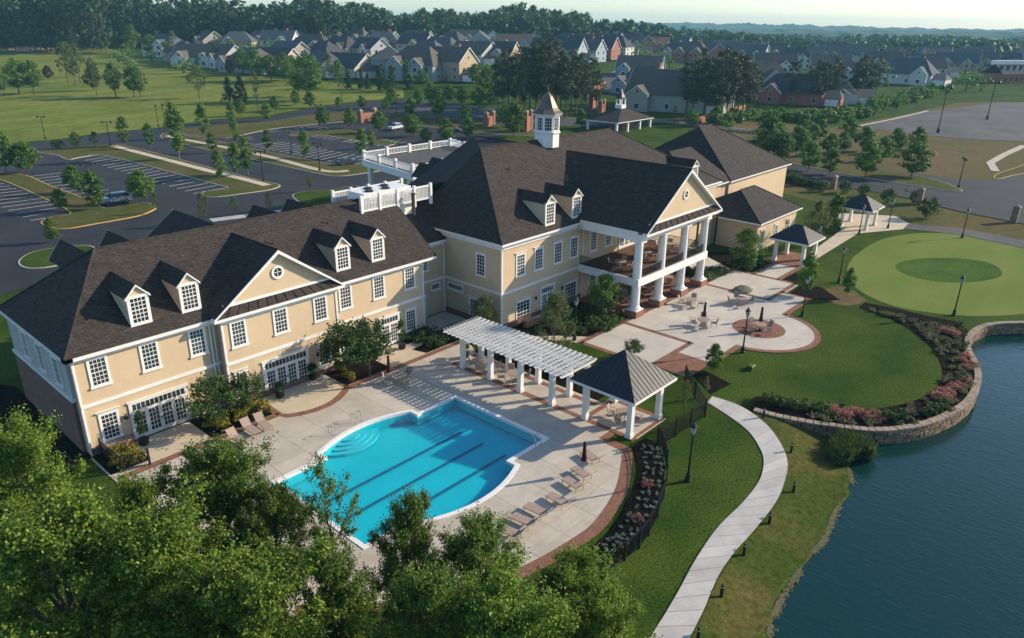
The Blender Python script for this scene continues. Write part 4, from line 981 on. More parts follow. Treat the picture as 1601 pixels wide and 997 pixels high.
# ================================================================ plants
def leaf_cloud(rs, cen, rad, n, ln, wd, flat=.35, up=.35):
    """n leaf quads scattered through clumps (centres cen, radii rad)"""
    k = rs.integers(0, len(cen), n); d = rs.normal(size=(n,3)); d /= np.linalg.norm(d, axis=1)[:,None]
    r = rad[k]*rs.random(n)**.45
    p = cen[k] + d*r[:,None]*np.array([1,1,.8])
    nm = d*.8 + rs.normal(size=(n,3))*.55 + np.array([0,0,up]); nm /= np.linalg.norm(nm, axis=1)[:,None]
    a = np.cross(nm, rs.normal(size=(n,3))); a /= np.linalg.norm(a, axis=1)[:,None]+1e-9
    b = np.cross(nm, a); s = (.65+.7*rs.random(n))[:,None]
    a *= s*ln/2; b *= s*wd/2
    V = np.stack([p-a, p-b*1.0+a*.1, p+a, p+b*1.0+a*.1], 1).reshape(-1,3)
    return V, np.arange(4*n).reshape(-1,4)
def twig_cloud(rs, cen, rad, nt, per, ln, wd):
    """leaves set along short twigs that stick out of each clump"""
    k = rs.integers(0, len(cen), nt); d = rs.normal(size=(nt,3)); d[:,2] = np.abs(d[:,2])*.8+.1*d[:,2]; d /= np.linalg.norm(d, axis=1)[:,None]
    o_ = cen[k]*np.array([1,1,.35]); o_ /= np.linalg.norm(o_, axis=1)[:,None]+1e-9
    d = d + o_*.5; d /= np.linalg.norm(d, axis=1)[:,None]
    L_ = rad[k]*(.6+1.1*rs.random(nt)); t = rs.random((nt, per))**.8
    p = cen[k][:,None,:] + d[:,None,:]*(L_[:,None]*t)[:,:,None] + rs.normal(size=(nt,per,3))*.10
    p = p.reshape(-1,3); n = len(p); nm = np.repeat(d, per, 0)*.35 + rs.normal(size=(n,3))*.6 + np.array([0,0,.55]); nm /= np.linalg.norm(nm, axis=1)[:,None]
    a = np.cross(nm, rs.normal(size=(n,3))); a /= np.linalg.norm(a, axis=1)[:,None]+1e-9
    b = np.cross(nm, a); s = (.55+.8*rs.random(n))[:,None]; a *= s*ln/2; b *= s*wd/2
    V = np.stack([p-a, p-b+a*.1, p+a, p+b+a*.1], 1).reshape(-1,3)
    return V, np.arange(4*n).reshape(-1,4)
def limb_mesh(name, m, H, trunk_r, top, targets, rs, lean=0., n=7):
    mb = MB(); pts = []
    for k in range(6):
        t = k/5; pts.append(Vector((lean*t*t+.02*H*math.sin(k*1.7)*t, .02*H*math.cos(k*2.3)*t, top*t)))
    for k in range(5): mb.tube(pts[k], pts[k+1], trunk_r*(1-.75*k/5)*(1.25 if k == 0 else 1), trunk_r*(1-.75*(k+1)/5), n, cap=(k == 4))
    for tg in targets:
        tg = Vector(tg); t = min(.9, max(.25, (tg.z/top)*.62)); i = int(t*5); b = pts[i].lerp(pts[min(5,i+1)], t*5-i)
        mid = b.lerp(tg, .5)+Vector((0,0,-.06*(tg-b).length)); r0 = trunk_r*(1-.75*t)*.55
        mb.tube(b, mid, r0, r0*.6, 5, cap=False); mb.tube(mid, tg, r0*.6, r0*.2, 5, cap=False)
    return mb.mesh(name, m)
def shape_pts(rs, n, kind, H, R_, z0):
    """clump centres inside a crown of the given outline"""
    out = []
    while len(out) < n:
        t = rs.random(); a = rs.random()*2*PI
        if kind == 'round': w = math.sqrt(max(0, 1-(2*t-1)**2)); w = w*.96+.04
        elif kind == 'egg': w = math.sin(PI*min(1, t**.75*.97+.03))**.7
        elif kind == 'column': w = min(1, t*5)*min(1, (1-t)*2.2+.12)
        elif kind == 'cone': w = (1-t)**.85*.97+.03
        elif kind == 'pine': w = (.35+.65*math.sin(PI*t))
        elif kind == 'flat': w = math.sqrt(max(0, 1-t*t))
        else: w = 1
        rr = R_*w*(rs.random()**.42)*(.86+.28*rs.random())
        out.append((rr*math.cos(a), rr*math.sin(a), z0+(H-z0)*t))
    return np.array(out)
KINDS = {}
def make_kind(key, seed, kind, H, R_, z0, nc, nl, ln, wd, rc, leaf, bark='bark', tr=.12, limbs=10, lean=0.):
    rs = np.random.default_rng(seed)
    if key.startswith('fore'):
        nb = 44 if key != 'foreairy' else 22; cc = []; tips = []
        for i in range(nb):
            az = i*2.399+rs.normal()*.35; t = ((i+.5)/nb)**.8; zz = z0+(H-z0)*(.12+.86*t); w_ = math.sin(PI*min(1,(.12+.86*t)**.8*.95+.05))**.7
            L_ = R_*w_*(.5+.65*rs.random())+.25; tip = np.array([L_*math.cos(az), L_*math.sin(az), min(H, zz+rs.normal()*.5)]); root = np.array([0,0,max(z0*.8, tip[2]-1.0-.55*L_)])
            tips.append(tip)
            for q in np.linspace(.42, 1.0, 7): cc.append(root+(tip-root)*q+rs.normal(size=3)*np.array([.28,.28,.20])*(1.15-.5*q))
        c = np.array(cc); nc = len(c)
    else: c = shape_pts(rs, nc, kind, H-rc*.6, R_-rc*.5, z0+rc*.4)
    rad = rc*(.6+.7*rs.random(nc))
    if key.startswith(('fore','ornament','willow')):
        per = 14 if key.startswith('fore') else 9; V, F_ = twig_cloud(rs, c, rad, nl//per, per, ln, wd)
    else: V, F_ = leaf_cloud(rs, c, rad, nl, ln, wd)
    cm = fastmesh('crown', V, F_, M[leaf])
    o = c[np.argsort(-np.linalg.norm(c[:,:2], axis=1))][:max(limbs*3,1)]; o = o[rs.permutation(len(o))[:limbs]] if limbs else []
    if key.startswith('fore'): o = tips
    tm = limb_mesh('trunk', M[bark], H, tr, max(z0*1.1, H*.86), [tuple(p) for p in o], rs, lean)
    KINDS[key] = (tm, cm, H)
M['leaf_big'] = leafmat('bright_leaf', (.040,.100,.009), (.28,.39,.048), .12, .4)
M['leaf_fresh'] = leafmat('fresh_leaf', (.026,.075,.010), (.20,.29,.042), .12, .38)
M['leaf_dark'] = leafmat('deep_leaf', (.024,.066,.014), (.085,.145,.030), .15, .3)
M['leaf_mid'] = leafmat('mid_leaf', (.048,.122,.016), (.18,.285,.042), .18, .3)
M['leaf_pale'] = leafmat('pale_leaf', (.075,.11,.03), (.16,.20,.06), .15, .35)
M['leaf_pine'] = leafmat('pine_needle', (.024,.046,.016), (.095,.105,.045), .2, .2)
M['leaf_spruce'] = leafmat('spruce_needle', (.008,.026,.014), (.028,.052,.030), .15, .1)
M['leaf_plum'] = leafmat('plum_leaf', (.022,.018,.014), (.060,.042,.030), .2, .2)
M['leaf_gold'] = leafmat('gold_leaf', (.16,.17,.015), (.32,.28,.03), .15, .3)
M['leaf_far'] = leafmat('far_leaf', (.020,.062,.022), (.075,.130,.036), .25, .25)
M['leaf_straw'] = leafmat('straw_leaf', (.10,.11,.04), (.30,.28,.13), .2, .25)
M['leaf_white'] = leafmat('white_bloom', (.10,.15,.05), (.55,.58,.50), .1, .2)
M['reed'] = leafmat('reed_blade', (.035,.08,.02), (.12,.17,.045), .1, .3)
for s in range(3):
    make_kind('maple%d'%s, 11+s, 'egg', 6.0, 2.15, 1.1, 70, 5200, .25, .18, .6, 'leaf_mid', 'bark', .07, 9)
    make_kind('column%d'%s, 21+s, 'column', 6.0, 1.1, 1.0, 46, 3000, .22, .15, .48, 'leaf_mid', 'palebark', .06, 6)
    make_kind('shade%d'%s, 31+s, 'egg', 10.0, 3.4, 2.2, 80, 4600, .36, .24, .95, 'leaf_mid', 'bark', .16, 10)
    make_kind('airy%d'%s, 41+s, 'egg', 10.0, 3.0, 2.6, 46, 2300, .30, .2, .75, 'leaf_pale', 'bark', .13, 14)
    make_kind('pine%d'%s, 51+s, 'pine', 18.0, 3.1, 5.2, 54, 3000, .50, .22, 1.0, 'leaf_pine', 'bark', .2, 10)
for s in range(2):
    make_kind('spruce%d'%s, 61+s, 'cone', 8.0, 2.3, .5, 90, 4200, .36, .13, .6, 'leaf_spruce', 'bark', .12, 0)
    make_kind('oval%d'%s, 71+s, 'egg', 6.0, 2.0, .8, 70, 3600, .26, .18, .6, 'leaf_plum', 'bark', .1, 4)
    make_kind('cedar%d'%s, 81+s, 'cone', 7.0, 1.9, .3, 80, 4000, .30, .14, .6, 'leaf_dark', 'bark', .1, 0)
    make_kind('shrub%d'%s, 91+s, 'round', 1.6, 1.0, .1, 30, 1500, .13, .09, .34, 'leaf_dark', 'bark', .03, 5)
    make_kind('gold%d'%s, 95+s, 'round', .8, .55, .05, 20, 800, .10, .07, .2, 'leaf_gold', 'bark', .02, 3)
    make_kind('ornament%d'%s, 101+s, 'round', 4.4, 1.9, 1.3, 60, 5200, .17, .12, .5, 'leaf_dark', 'bark', .07, 9)
    make_kind('willow%d'%s, 105+s, 'egg', 4.6, 1.7, .6, 60, 4600, .20, .07, .5, 'leaf_pale', 'palebark', .05, 10)
make_kind('azalea', 111, 'flat', .75, .95, .05, 26, 800, .10, .075, .26, 'flower', 'bark', .02, 3)
make_kind('boxball', 113, 'round', .75, .5, .03, 16, 700, .08, .06, .18, 'leaf_dark', 'bark', .02, 2)
make_kind('perennial', 115, 'round', .5, .42, .02, 9, 220, .15, .05, .16, 'leaf_straw', 'bark', .01, 0)
make_kind('topiary', 117, 'column', 2.2, .42, .5, 24, 1300, .11, .07, .22, 'leaf_dark', 'bark', .03, 3)
make_kind('fern', 119, 'flat', .8, .55, .3, 14, 420, .26, .06, .25, 'leaf_dark', 'bark', .03, 0)
make_kind('juniper', 121, 'flat', .7, 1.3, .05, 24, 1500, .13, .08, .3, 'leaf_dark', 'bark', .02, 2)
for s in range(4):
    make_kind('fore%d'%s, 131+s, 'egg', 11.0, 4.0, 2.2, 290, 70000, .142, .096, .64, ['leaf_big','leaf_big','leaf_fresh','leaf_fresh'][s], 'bark', .2, 26)
make_kind('foreairy', 141, 'egg', 11.0, 3.0, 4.0, 42, 9000, .16, .11, .6, 'leaf_fresh', 'bark', .14, 30)
def reed_kind():
    rs = np.random.default_rng(9); n = 900; r = 1.5*np.sqrt(rs.random(n)); a = rs.random(n)*6.28; b = np.column_stack([r*np.cos(a)*1.3, r*np.sin(a)*.7, np.zeros(n)]); h = 1.1+1.2*rs.random(n); ln = rs.normal(0,.28,(n,2)); w = .02+.02*rs.random(n); t = rs.random(n)*6.28
    wx = np.column_stack([np.cos(t)*w, np.sin(t)*w, 0*w]); m_ = b+np.column_stack([ln*.4, h*.6]); tp = b+np.column_stack([ln*1.3, h])
    V = np.stack([b-wx, b+wx, m_+wx*.8, tp], 1).reshape(-1,3); tm = MB().tube((0,0,0),(0,0,.3),.05,n=5).mesh('stem', M['bark']); KINDS['reed'] = (tm, fastmesh('foliage', V, np.arange(4*n).reshape(-1,4), M['reed']), 2.3)
reed_kind()
make_kind('bedding', 125, 'round', .36, .3, .02, 6, 90, .12, .07, .12, 'leaf_white', 'bark', .01, 0)
PLANTS = []
def plant(key, u, v, h, label, cat='tree', group=None, name='tree', sx=1., seed=None, z=None):
    tm, cm, H = KINDS[key]; s = h/H; rr = random.Random(int(u*97+v*31))
    o = thing(name, label, cat, (u, v, (terr(u,v) if z is None else z)-.02), rr.random()*2*PI, group)
    o.scale = (s*sx*(.93+.14*rr.random()), s*sx*(.93+.14*rr.random()), s)
    link('trunk' if cat == 'tree' else 'stem', tm, o); link('crown' if cat == 'tree' else 'foliage', cm, o)
    return o
def row(items, fmt, group, name='tree', cat='tree', sx=1., k=1.):
    objs = []
    for i, it in enumerate(items):
        key, (u, v, h) = it[0], it[1]
        objs.append(plant(key, u, v, h*(1+(k-1)*.4), '', cat, group, name, (it[2] if len(it) > 2 else sx)*k))
    ranks(objs, fmt); return objs
# ---- foreground trees below the camera
fg = [('fore0',(6.81,36.53),10.5,.72),('fore1',(9.42,30.58),9.2,.62),('fore2',(12.71,29.88),9.6,.95),('fore2',(13.81,27.15),8.4,.72),('foreairy',(16.03,25.96),9.0,.62),('fore3',(16.90,20.90),8.8,.66),('fore2',(18.42,18.25),8.2,.8),('fore0',(20.50,14.45),7.4,.8),
      ('fore1',(5.31,27.19),11.5,.95),('fore0',(8.02,24.43),11,.9),('fore1',(9.25,20.45),10.5,.9),('fore3',(13.74,16.19),9.6,.72),('fore0',(15.35,13.60),9.4,.9),('fore1',(19.64,12.53),7.2,.75),('fore3',(12.56,20.53),8.8,.62)]
fo = [plant(k, *p, h, '', 'tree', 'tall trees along the near edge of the pool deck', 'broadleaf_tree', sx) for k, p, h, sx in fg]
for o, lb in zip(fo, ['bright green tree at the far left edge below the brick end wall','bright green tree in front of the shrub bed by the left end','deep green tree whose top reaches the lounge chairs on the left','small deep green tree against the left pool edge','sparse tree with thin branches standing out over the pool water','dark tree with a pointed top over the near pool edge','dark broad tree just right of the pointed one, hiding the pool deck','pale green tree at the near end of the curved flower bed','large bright tree filling the lower left corner','bright tree in the middle of the lower left mass','bright tree at the bottom edge left of the paving gap','dark tree at the bottom edge under the pool','light green tree at the bottom edge right of the dark one','low light green tree beside the lawn at the bottom','small tree at the bottom below the near left corner of the pool']): o['label'] = lb
# ---- trees close to the building and patio
near = [('ornament0',(20.98,47.70,4.15),'dark ornamental tree left of the second set of french doors','ornamental_tree',1.15),('ornament1',(23.33,47.69,3.65),'smaller ornamental tree beside the second set of french doors','ornamental_tree',1.1),
 ('ornament0',(32.22,47.04,5.05),'full leafy tree in the bed right of the tan terrace','ornamental_tree',1.1),('ornament1',(34.17,46.73,4.91),'leafy tree standing nearest the two leaf french doors','ornamental_tree',1.),
 ('willow0',(47.73,46.31,3.75),'feathery tree behind the pergola in the building corner','feathery_tree',1.1),('willow1',(47.79,37.63,6.08),'pale feathery tree in front of the main block windows','feathery_tree',.95),('shade0',(58.85,40.02,4.94),'round tree at the left portico column','round_tree',1.1),
 ('shade1',(84.80,37.08,5.30),'bushy tree beside the path right of the portico','round_tree',1.25),('willow0',(101.22,34.93,6.26),'tall yellowish tree behind the near hipped gazebo','feathery_tree',.8),('maple1',(110.76,35.80,5.68),'green tree between the two hipped gazebos','round_tree',.9),
 ('willow1',(101.69,40.06,3.73),'thin pale tree against the low wing wall','feathery_tree',.9),('maple0',(80.21,27.74,5.09),'small tree by the dark planting diamond near the gazebo','round_tree',.7),('maple2',(82.62,24.02,3.68),'slim young tree on the bare patch beside the putting green','young_tree',.55),
 ('maple0',(55.07,25.71,2.75),'small round tree at the patio corner above the pavilion','young_tree',.9),('airy1',(46.42,23.68,3.19),'spindly young tree beside the black fence','young_tree',.6),('airy0',(50.26,23.90,2.01),'small rusty leafed tree at the top of the curved path','young_tree',.6),('ornament1',(52.73,32.41,1.74),'low tree just behind the pavilion roof','young_tree',1.2)]
for k, (u, v, h), lb, nm, sx in near: plant(k, u, v, h, lb, 'tree', None, nm, sx)
# ---- golf course trees
row([('shade0',(76.25,296.87,9.59)),('shade1',(82.43,299.16,12.14),1.1),('shade2',(86.41,297.50,11.75)),('airy0',(104.24,317.59,14.94),.8),('airy1',(104.09,310.32,15.71),.8),('airy2',(108.12,316.52,14.53),.7),('airy1',(99.63,278.75,13.04),.7),('shade0',(102.40,270.04,11.48),.9),('shade2',(107.20,267.49,10.87),.9),('shade1',(108.09,264.64,10.36),.9),('airy2',(121.29,250.09,10.83),1.)],
    '{} broadleaf tree from the left on the open golf fairway', 'trees scattered on the golf fairway', 'fairway_tree')
row([('oval0',(103.68,336.40,5.36),1.25),('oval1',(103.66,292.08,9.23),.95),('oval0',(159.82,298.94,8.18),.85)], '{} dark plum coloured oval tree from the left on the fairway', 'plum coloured trees on the golf course', 'plum_tree')
row([('spruce0',(123.54,234.45,8.25)),('spruce1',(126.32,231.79,8.93)),('cedar0',(175.57,222.18,9.21)),('cedar1',(177.52,218.08,9.41)),('cedar0',(170.28,234.08,6.56)),('cedar1',(173.83,230.75,7.58),.9),('cedar0',(174.30,227.97,6.03))], '{} dark evergreen from the left between fairway and houses', 'evergreens at the edge of the golf course', 'evergreen_tree')
row([('shade0',(171.50,418.61,14.28)),('shade1',(170.68,396.71,11.01),1.2),('airy0',(173.52,377.26,13.40),.8),('maple1',(173.60,385.56,8.15),1.3),('oval1',(168.43,455.86,9.02)),('shade2',(170.52,359.99,8.40),1.1),('maple0',(171.10,348.14,6.97),1.2),('maple2',(172.56,343.17,6.93),1.2),('airy2',(170.79,330.51,11.66),.6),('shade1',(165.44,299.76,10.87),1.),('shade0',(158.75,277.43,11.85),1.1),('airy1',(132.57,233.45,10.26),.5),('shade2',(162.88,273.61,10.79),1.1),('shade1',(164.53,266.75,11.21),1.1),('shade0',(169.92,269.80,9.79),1.1),('shade2',(144.00,220.61,15.96),1.1),('shade1',(147.56,231.26,10.40),.9),('airy0',(173.56,250.59,11.60),.9),('shade0',(169.80,239.27,10.19),.9),('cedar0',(186.41,218.95,5.08),1.4),('maple2',(192.14,218.34,6.68),1.3),('shade1',(195.28,188.19,10.17),1.2),('shade2',(210.82,208.26,8.95),1.1),('cedar1',(216.63,221.14,5.48),1.2)],
    '{} tree from the left in the belt between fairway and houses', 'trees in front of the houses by the golf course', 'belt_tree')
# ---- car park trees
row([('column0',(70.41,185.25,6.78)),('column1',(73.29,178.53,6.06)),('column2',(71.31,159.98,11.80),.8),('column0',(89.72,185.27,8.52)),('column1',(80.34,162.91,4.96),1.1),('column2',(66.47,133.46,5.68)),('column0',(70.21,134.13,6.47)),('column1',(72.74,134.35,7.62)),('column2',(90.62,171.40,6.16)),('column0',(105.49,200.21,5.77),1.2),('column1',(90.61,156.74,5.22),1.2),('column2',(90.75,142.22,6.14),1.2),('column0',(100.15,134.23,6.35),1.1),('column1',(109.91,143.36,4.56),1.2)],
    '{} narrow columnar tree from the left along the car park strips', 'columnar trees in the car park', 'columnar_tree', k=1.12)
row([('maple0',(40.97,167.47,8.47),1.),('maple1',(43.98,165.43,6.26),1.3),('maple2',(43.50,139.77,5.07),1.),('maple0',(37.38,128.09,3.65),1.1),('maple1',(41.24,124.79,6.48),.9),('maple2',(48.36,124.56,5.62),1.1),('maple0',(30.22,109.51,3.50),.9),('shrub0',(58.06,191.88,2.52),1.),('shade1',(61.34,190.01,4.12),1.2),('airy0',(65.13,188.98,3.85),1.2)],
    '{} young round tree from the left around the left parking rows', 'young trees around the left parking rows', 'young_tree')
row([('airy0',(46.85,115.55,3.61),.7),('airy1',(48.72,104.19,5.25),.6),('airy2',(54.77,106.36,3.18),.8),('airy0',(59.51,104.53,3.46),.7),('airy1',(72.53,112.99,3.64),.8)], '{} thin pale trunked tree from the left just behind the wing roof', 'thin trees behind the wing roof', 'thin_tree')
row([('maple0',(113.13,208.90,5.05)),('maple1',(113.89,196.26,4.88)),('maple2',(125.23,209.96,4.62)),('maple0',(135.89,215.28,4.84)),('maple1',(136.18,207.90,5.18)),('maple2',(119.57,176.88,5.64)),('maple0',(124.18,171.03,5.63)),('maple1',(142.61,201.72,3.46)),('maple2',(146.25,194.76,4.30)),('maple0',(149.20,186.82,3.82)),('maple1',(154.55,190.23,6.31)),('maple2',(125.70,160.53,5.66)),('maple0',(147.89,173.61,5.71)),('maple1',(128.52,150.41,5.72),1.2),('maple2',(125.09,141.38,3.77),1.2),('maple0',(129.49,138.64,5.87)),('maple1',(136.30,137.99,5.65)),('maple2',(152.80,155.40,5.31)),('maple0',(150.62,164.87,9.03),.9),('maple1',(161.33,185.47,5.48)),('maple2',(170.50,189.55,6.82)),('maple0',(174.92,185.32,5.92)),('maple1',(174.04,178.69,6.03)),('maple2',(175.29,172.06,6.61)),('maple0',(178.59,168.98,6.62)),('maple1',(147.25,131.94,8.65),1.1),('maple2',(155.10,142.11,6.49)),('maple0',(170.73,127.76,5.01)),('maple1',(186.41,218.95,6.09))],
    '{} young round tree from the left beyond the far car park', 'young trees beyond the far car park', 'young_tree', k=1.08)
# ---- right hand road trees
row([('maple0',(165.67,70.63,8.47),1.2),('maple1',(164.37,67.20,6.16),1.1),('maple2',(172.15,66.76,6.67)),('maple0',(156.48,57.70,5.74)),('maple1',(196.37,72.57,4.62)),('maple2',(210.71,80.39,4.97)),('maple0',(201.93,72.72,5.08)),('maple1',(155.36,52.91,5.04)),('maple2',(180.73,62.17,4.85)),('maple0',(186.74,61.50,4.62)),('maple1',(203.27,65.92,6.06),.9),('maple2',(192.69,58.42,5.68)),('maple0',(157.93,46.60,6.90),.9),('maple1',(180.37,50.48,5.26)),('maple2',(195.24,52.00,5.61)),('maple0',(205.57,50.11,5.12)),('maple1',(164.63,39.98,6.65),1.2),('maple2',(197.12,108.09,4.76)),('maple0',(203.91,103.98,5.21))],
    '{} round road tree from the left along the entrance road', 'trees along the entrance road', 'road_tree', k=1.25)
row([('shrub0',(139.67,44.43,2.50),.9),('shrub1',(138.88,40.70,2.45),.8),('shrub0',(136.32,36.14,2.83),.8),('shrub1',(139.74,32.70,2.37),.6),('shrub0',(129.22,28.04,3.70),.8),('shrub1',(137.93,47.72,2.26)),('shrub0',(140.73,53.03,2.09),1.2),('shrub1',(141.91,55.27,2.12),1.2)], '{} roadside shrub from the left between the low wing and the road', 'shrubs along the entrance road', 'shrub', 'shrub')
# ---- stands of pines
def stand(n, x0, x1, fmt, grp, pts):
    row([('pine%d' % (i % 3), (p[0],p[1],p[2]*rnd.uniform(.86,1.1)), .8+.6*rnd.random()) for i, p in enumerate(pts)], fmt, grp, 'pine_tree')
stand(0,0,0,'{} tall pine from the left in the dark stand behind the cupola','pines behind the cupola',[(173.26,162.03,17.08),(168.42,155.39,19.01),(178.51,162.24,19.09),(172.55,154.71,20.47),(183.01,161.66,19.75),(169.92,148.01,20.35),(180.77,155.40,20.37),(175.80,148.80,20.35),(186.28,155.61,20.93),(174.66,143.84,21.23),(185.91,151.11,21.10),(180.43,144.86,20.42),(191.29,151.57,20.15),(181.02,141.38,19.85),(191.89,147.91,19.99),(185.32,140.82,17.57),(194.52,145.86,18.30),(189.77,140.27,16.93),(199.33,145.41,15.89),(196.43,141.26,14.29),(193.61,170.20,18.47),(197.87,166.77,18.53),(203.15,162.74,18.15)])
stand(0,0,0,'{} tall pine from the left in the stand beside the pale house','pines beside the pale house',[(216.02,120.65,16.52),(208.27,113.98,17.53),(222.11,119.51,18.53),(208.91,110.45,19.47),(220.23,114.41,19.49),(209.51,106.95,20.14),(223.05,112.35,19.98),(214.61,106.03,19.58),(228.74,111.51,18.95),(219.88,105.10,19.42),(231.83,109.27,17.69),(225.15,104.29,17.12),(237.60,108.52,15.71),(235.67,123.67,16.22),(240.47,120.51,17.24)])
stand(0,0,0,'{} slender pine from the left behind the shrub belt','slender pines behind the shrub belt',[(270.56,109.81,16.25),(282.01,108.12,15.66),(276.13,103.67,17.73),(274.15,100.83,18.01),(287.26,104.24,17.25),(285.45,100.99,17.55),(295.34,102.76,15.48),(305.16,99.82,16.28),(302.44,96.77,16.07),(313.07,98.43,14.95),(309.96,95.51,16.32),(316.17,95.62,14.97)])
# ---- beds
def scatter(key, pts, h, fmt_label, cat, group, name, jit=.2, sx=1.):
    rr = random.Random(len(pts)*7+int(h*100)); objs = []
    for p in pts: objs.append(plant(key if isinstance(key,str) else rr.choice(key), p[0]+rr.uniform(-jit,jit), p[1]+rr.uniform(-jit,jit), h*(.8+.4*rr.random()), fmt_label, cat, group, name, sx*(.9+.2*rr.random()), z=.05))
    return objs
scatter(['gold0','gold1'], [(21.2,47.3),(22.6,47.5),(22.2,48.6),(23.6,48.0),(24.4,48.8),(23.2,49.4),(21.0,48.6),(24.6,47.6)], .95, 'small golden shrub in the bed between the left terraces', 'shrub', 'golden shrubs between the left terraces', 'golden_shrub')
scatter(['gold0','gold1'], [(32.4,48.0),(33.0,49.2),(32.6,47.2)], .9, 'small golden shrub in the bed right of the tan terrace', 'shrub', 'golden shrubs right of the tan terrace', 'golden_shrub')
scatter(['gold0','gold1'], [(14.2,47.9),(15.0,48.3),(15.3,47.7),(14.4,48.8)], 1.0, 'golden shrub by the left corner of the clubhouse', 'shrub', 'golden shrubs at the left corner', 'golden_shrub')
scatter('juniper', [(41.6,50.0),(43.2,50.1),(44.0,47.6),(45.4,47.6),(46.6,47.8),(42.6,47.5),(45.2,42.5),(45.6,40.0),(45.8,37.5),(46.5,35.0),(46.8,32.5),(47.5,44.0)], .9, 'dark low spreading shrub in the shaded beds behind the pergola', 'shrub', 'dark spreading shrubs behind the pergola', 'spreading_shrub')
scatter(['juniper','shrub0'], [(54.0,39.2),(55.3,38.9),(56.6,38.8),(57.9,38.8),(59.0,38.9),(60.0,39.2),(58.0,40.6),(56.5,41.5),(59.5,42.0),(55.0,42.0),(53.0,41.5)], .95, 'dark green hedge plant in the bed left of the portico', 'shrub', 'hedge plants left of the portico', 'hedge_plant')
scatter(['juniper','shrub1'], [(78.2,38.9),(79.4,38.8),(80.6,38.8),(78.8,40.4),(77.8,41.8),(85.0,37.2),(86.5,37.4),(88.0,37.8)], 1.1, 'dark shrub in the beds right of the portico', 'shrub', 'dark shrubs right of the portico', 'spreading_shrub')
scatter('boxball', [(53.03,19.84),(53.15,19.09),(53.23,18.39),(53.41,17.74),(53.69,17.14),(53.90,16.46),(54.25,15.80),(56.87,11.54),(57.59,11.06),(56.70,12.01),(59.33,9.79),(60.13,9.54),(60.90,9.32),(61.83,9.09)], .8, 'small clipped ball shrub behind the curved stone wall', 'shrub', 'ball shrubs behind the stone wall', 'ball_shrub', .1)
scatter('azalea', [(55.11,15.62),(55.32,15.10),(55.63,14.62),(55.94,14.14),(56.25,13.67),(56.03,13.16),(55.17,14.07),(56.47,12.69),(54.76,14.80),(56.19,12.27)], .5, 'pink azalea in the bed above the reeds', 'shrub', 'pink azaleas above the reeds', 'azalea', .25)
scatter('azalea', [(63.62,10.04),(64.41,9.85),(65.22,9.66),(66.04,9.47),(66.74,9.24),(67.58,9.04),(68.35,8.92),(63.48,9.53),(64.67,9.25),(65.89,8.95)], .52, 'pink azalea massed behind the wall bend', 'shrub', 'pink azaleas behind the wall bend', 'azalea', .25)
scatter('azalea', [(72.74,10.08),(72.02,9.67),(71.42,9.34),(73.84,10.12),(74.24,10.52),(79.50,12.93),(79.03,12.48),(79.60,13.30)], .5, 'pink azalea in the far part of the lakeside bed', 'shrub', 'pink azaleas in the far part of the bed', 'azalea', .3)
scatter('boxball', [(81.72,12.52),(80.43,11.95),(78.74,11.41),(76.90,11.11),(75.63,11.15),(68.95,9.55),(67.64,9.15)], .75, 'green shrub close behind the far bend of the stone wall', 'shrub', 'green shrubs behind the far wall bend', 'spreading_shrub', .3)
scatter('boxball', [(56.02,14.96),(53.91,14.98),(54.91,16.15),(54.56,16.82),(54.38,17.63),(54.20,18.44)], .7, 'loose green shrub along the lawn side of the lakeside bed', 'shrub', 'loose shrubs along the lawn side of the bed', 'loose_shrub', .3)
cover = []
for k in range(170):
    i = rnd.random(); t = rnd.random(); e = lawn_edge[int(i*(len(lawn_edge)-12))]
    w_ = min(wall_line[2:], key=lambda q: (q[0]-e[0])**2+(q[1]-e[1])**2); cover.append((e[0]+(w_[0]-e[0])*(.1+.75*t), e[1]+(w_[1]-e[1])*(.1+.75*t)))
scatter('perennial', cover, .42, 'small pale perennial in the dark mulch of the lakeside bed', 'plant', 'perennials in the lakeside bed', 'perennial', .3)
rows = []
for k in range(24):
    t = k/23
    for j in range(3):
        q = spline([(40.4,23.4),(38.3,21.8),(35.3,20.3),(31.6,19.3),(29.3,19.2),(26,19.6)], 12); p = q[int(t*(len(q)-1))]
        rows.append((p[0]+.3*j*.9, p[1]-.42*j*.9))
scatter('bedding', rows, .24, 'small flowering plant in the curved bed outside the pool fence', 'plant', 'bedding plants outside the pool fence', 'bedding_plant', .1)
scatter('azalea', [(36.3,20.6),(32.9,18.9)], .42, 'pink azalea in the curved bed outside the pool deck', 'shrub', 'pink azaleas in the curved bed', 'azalea', .2)
for p, lb in (((50.17,12.89),'tall green reeds at the foot of the stone wall'),((51.78,12.45),'tall reeds growing in the water against the wall')): plant('reed', *p, 1.7, lb, 'plant', None, 'reed_clump', z=-1.0)
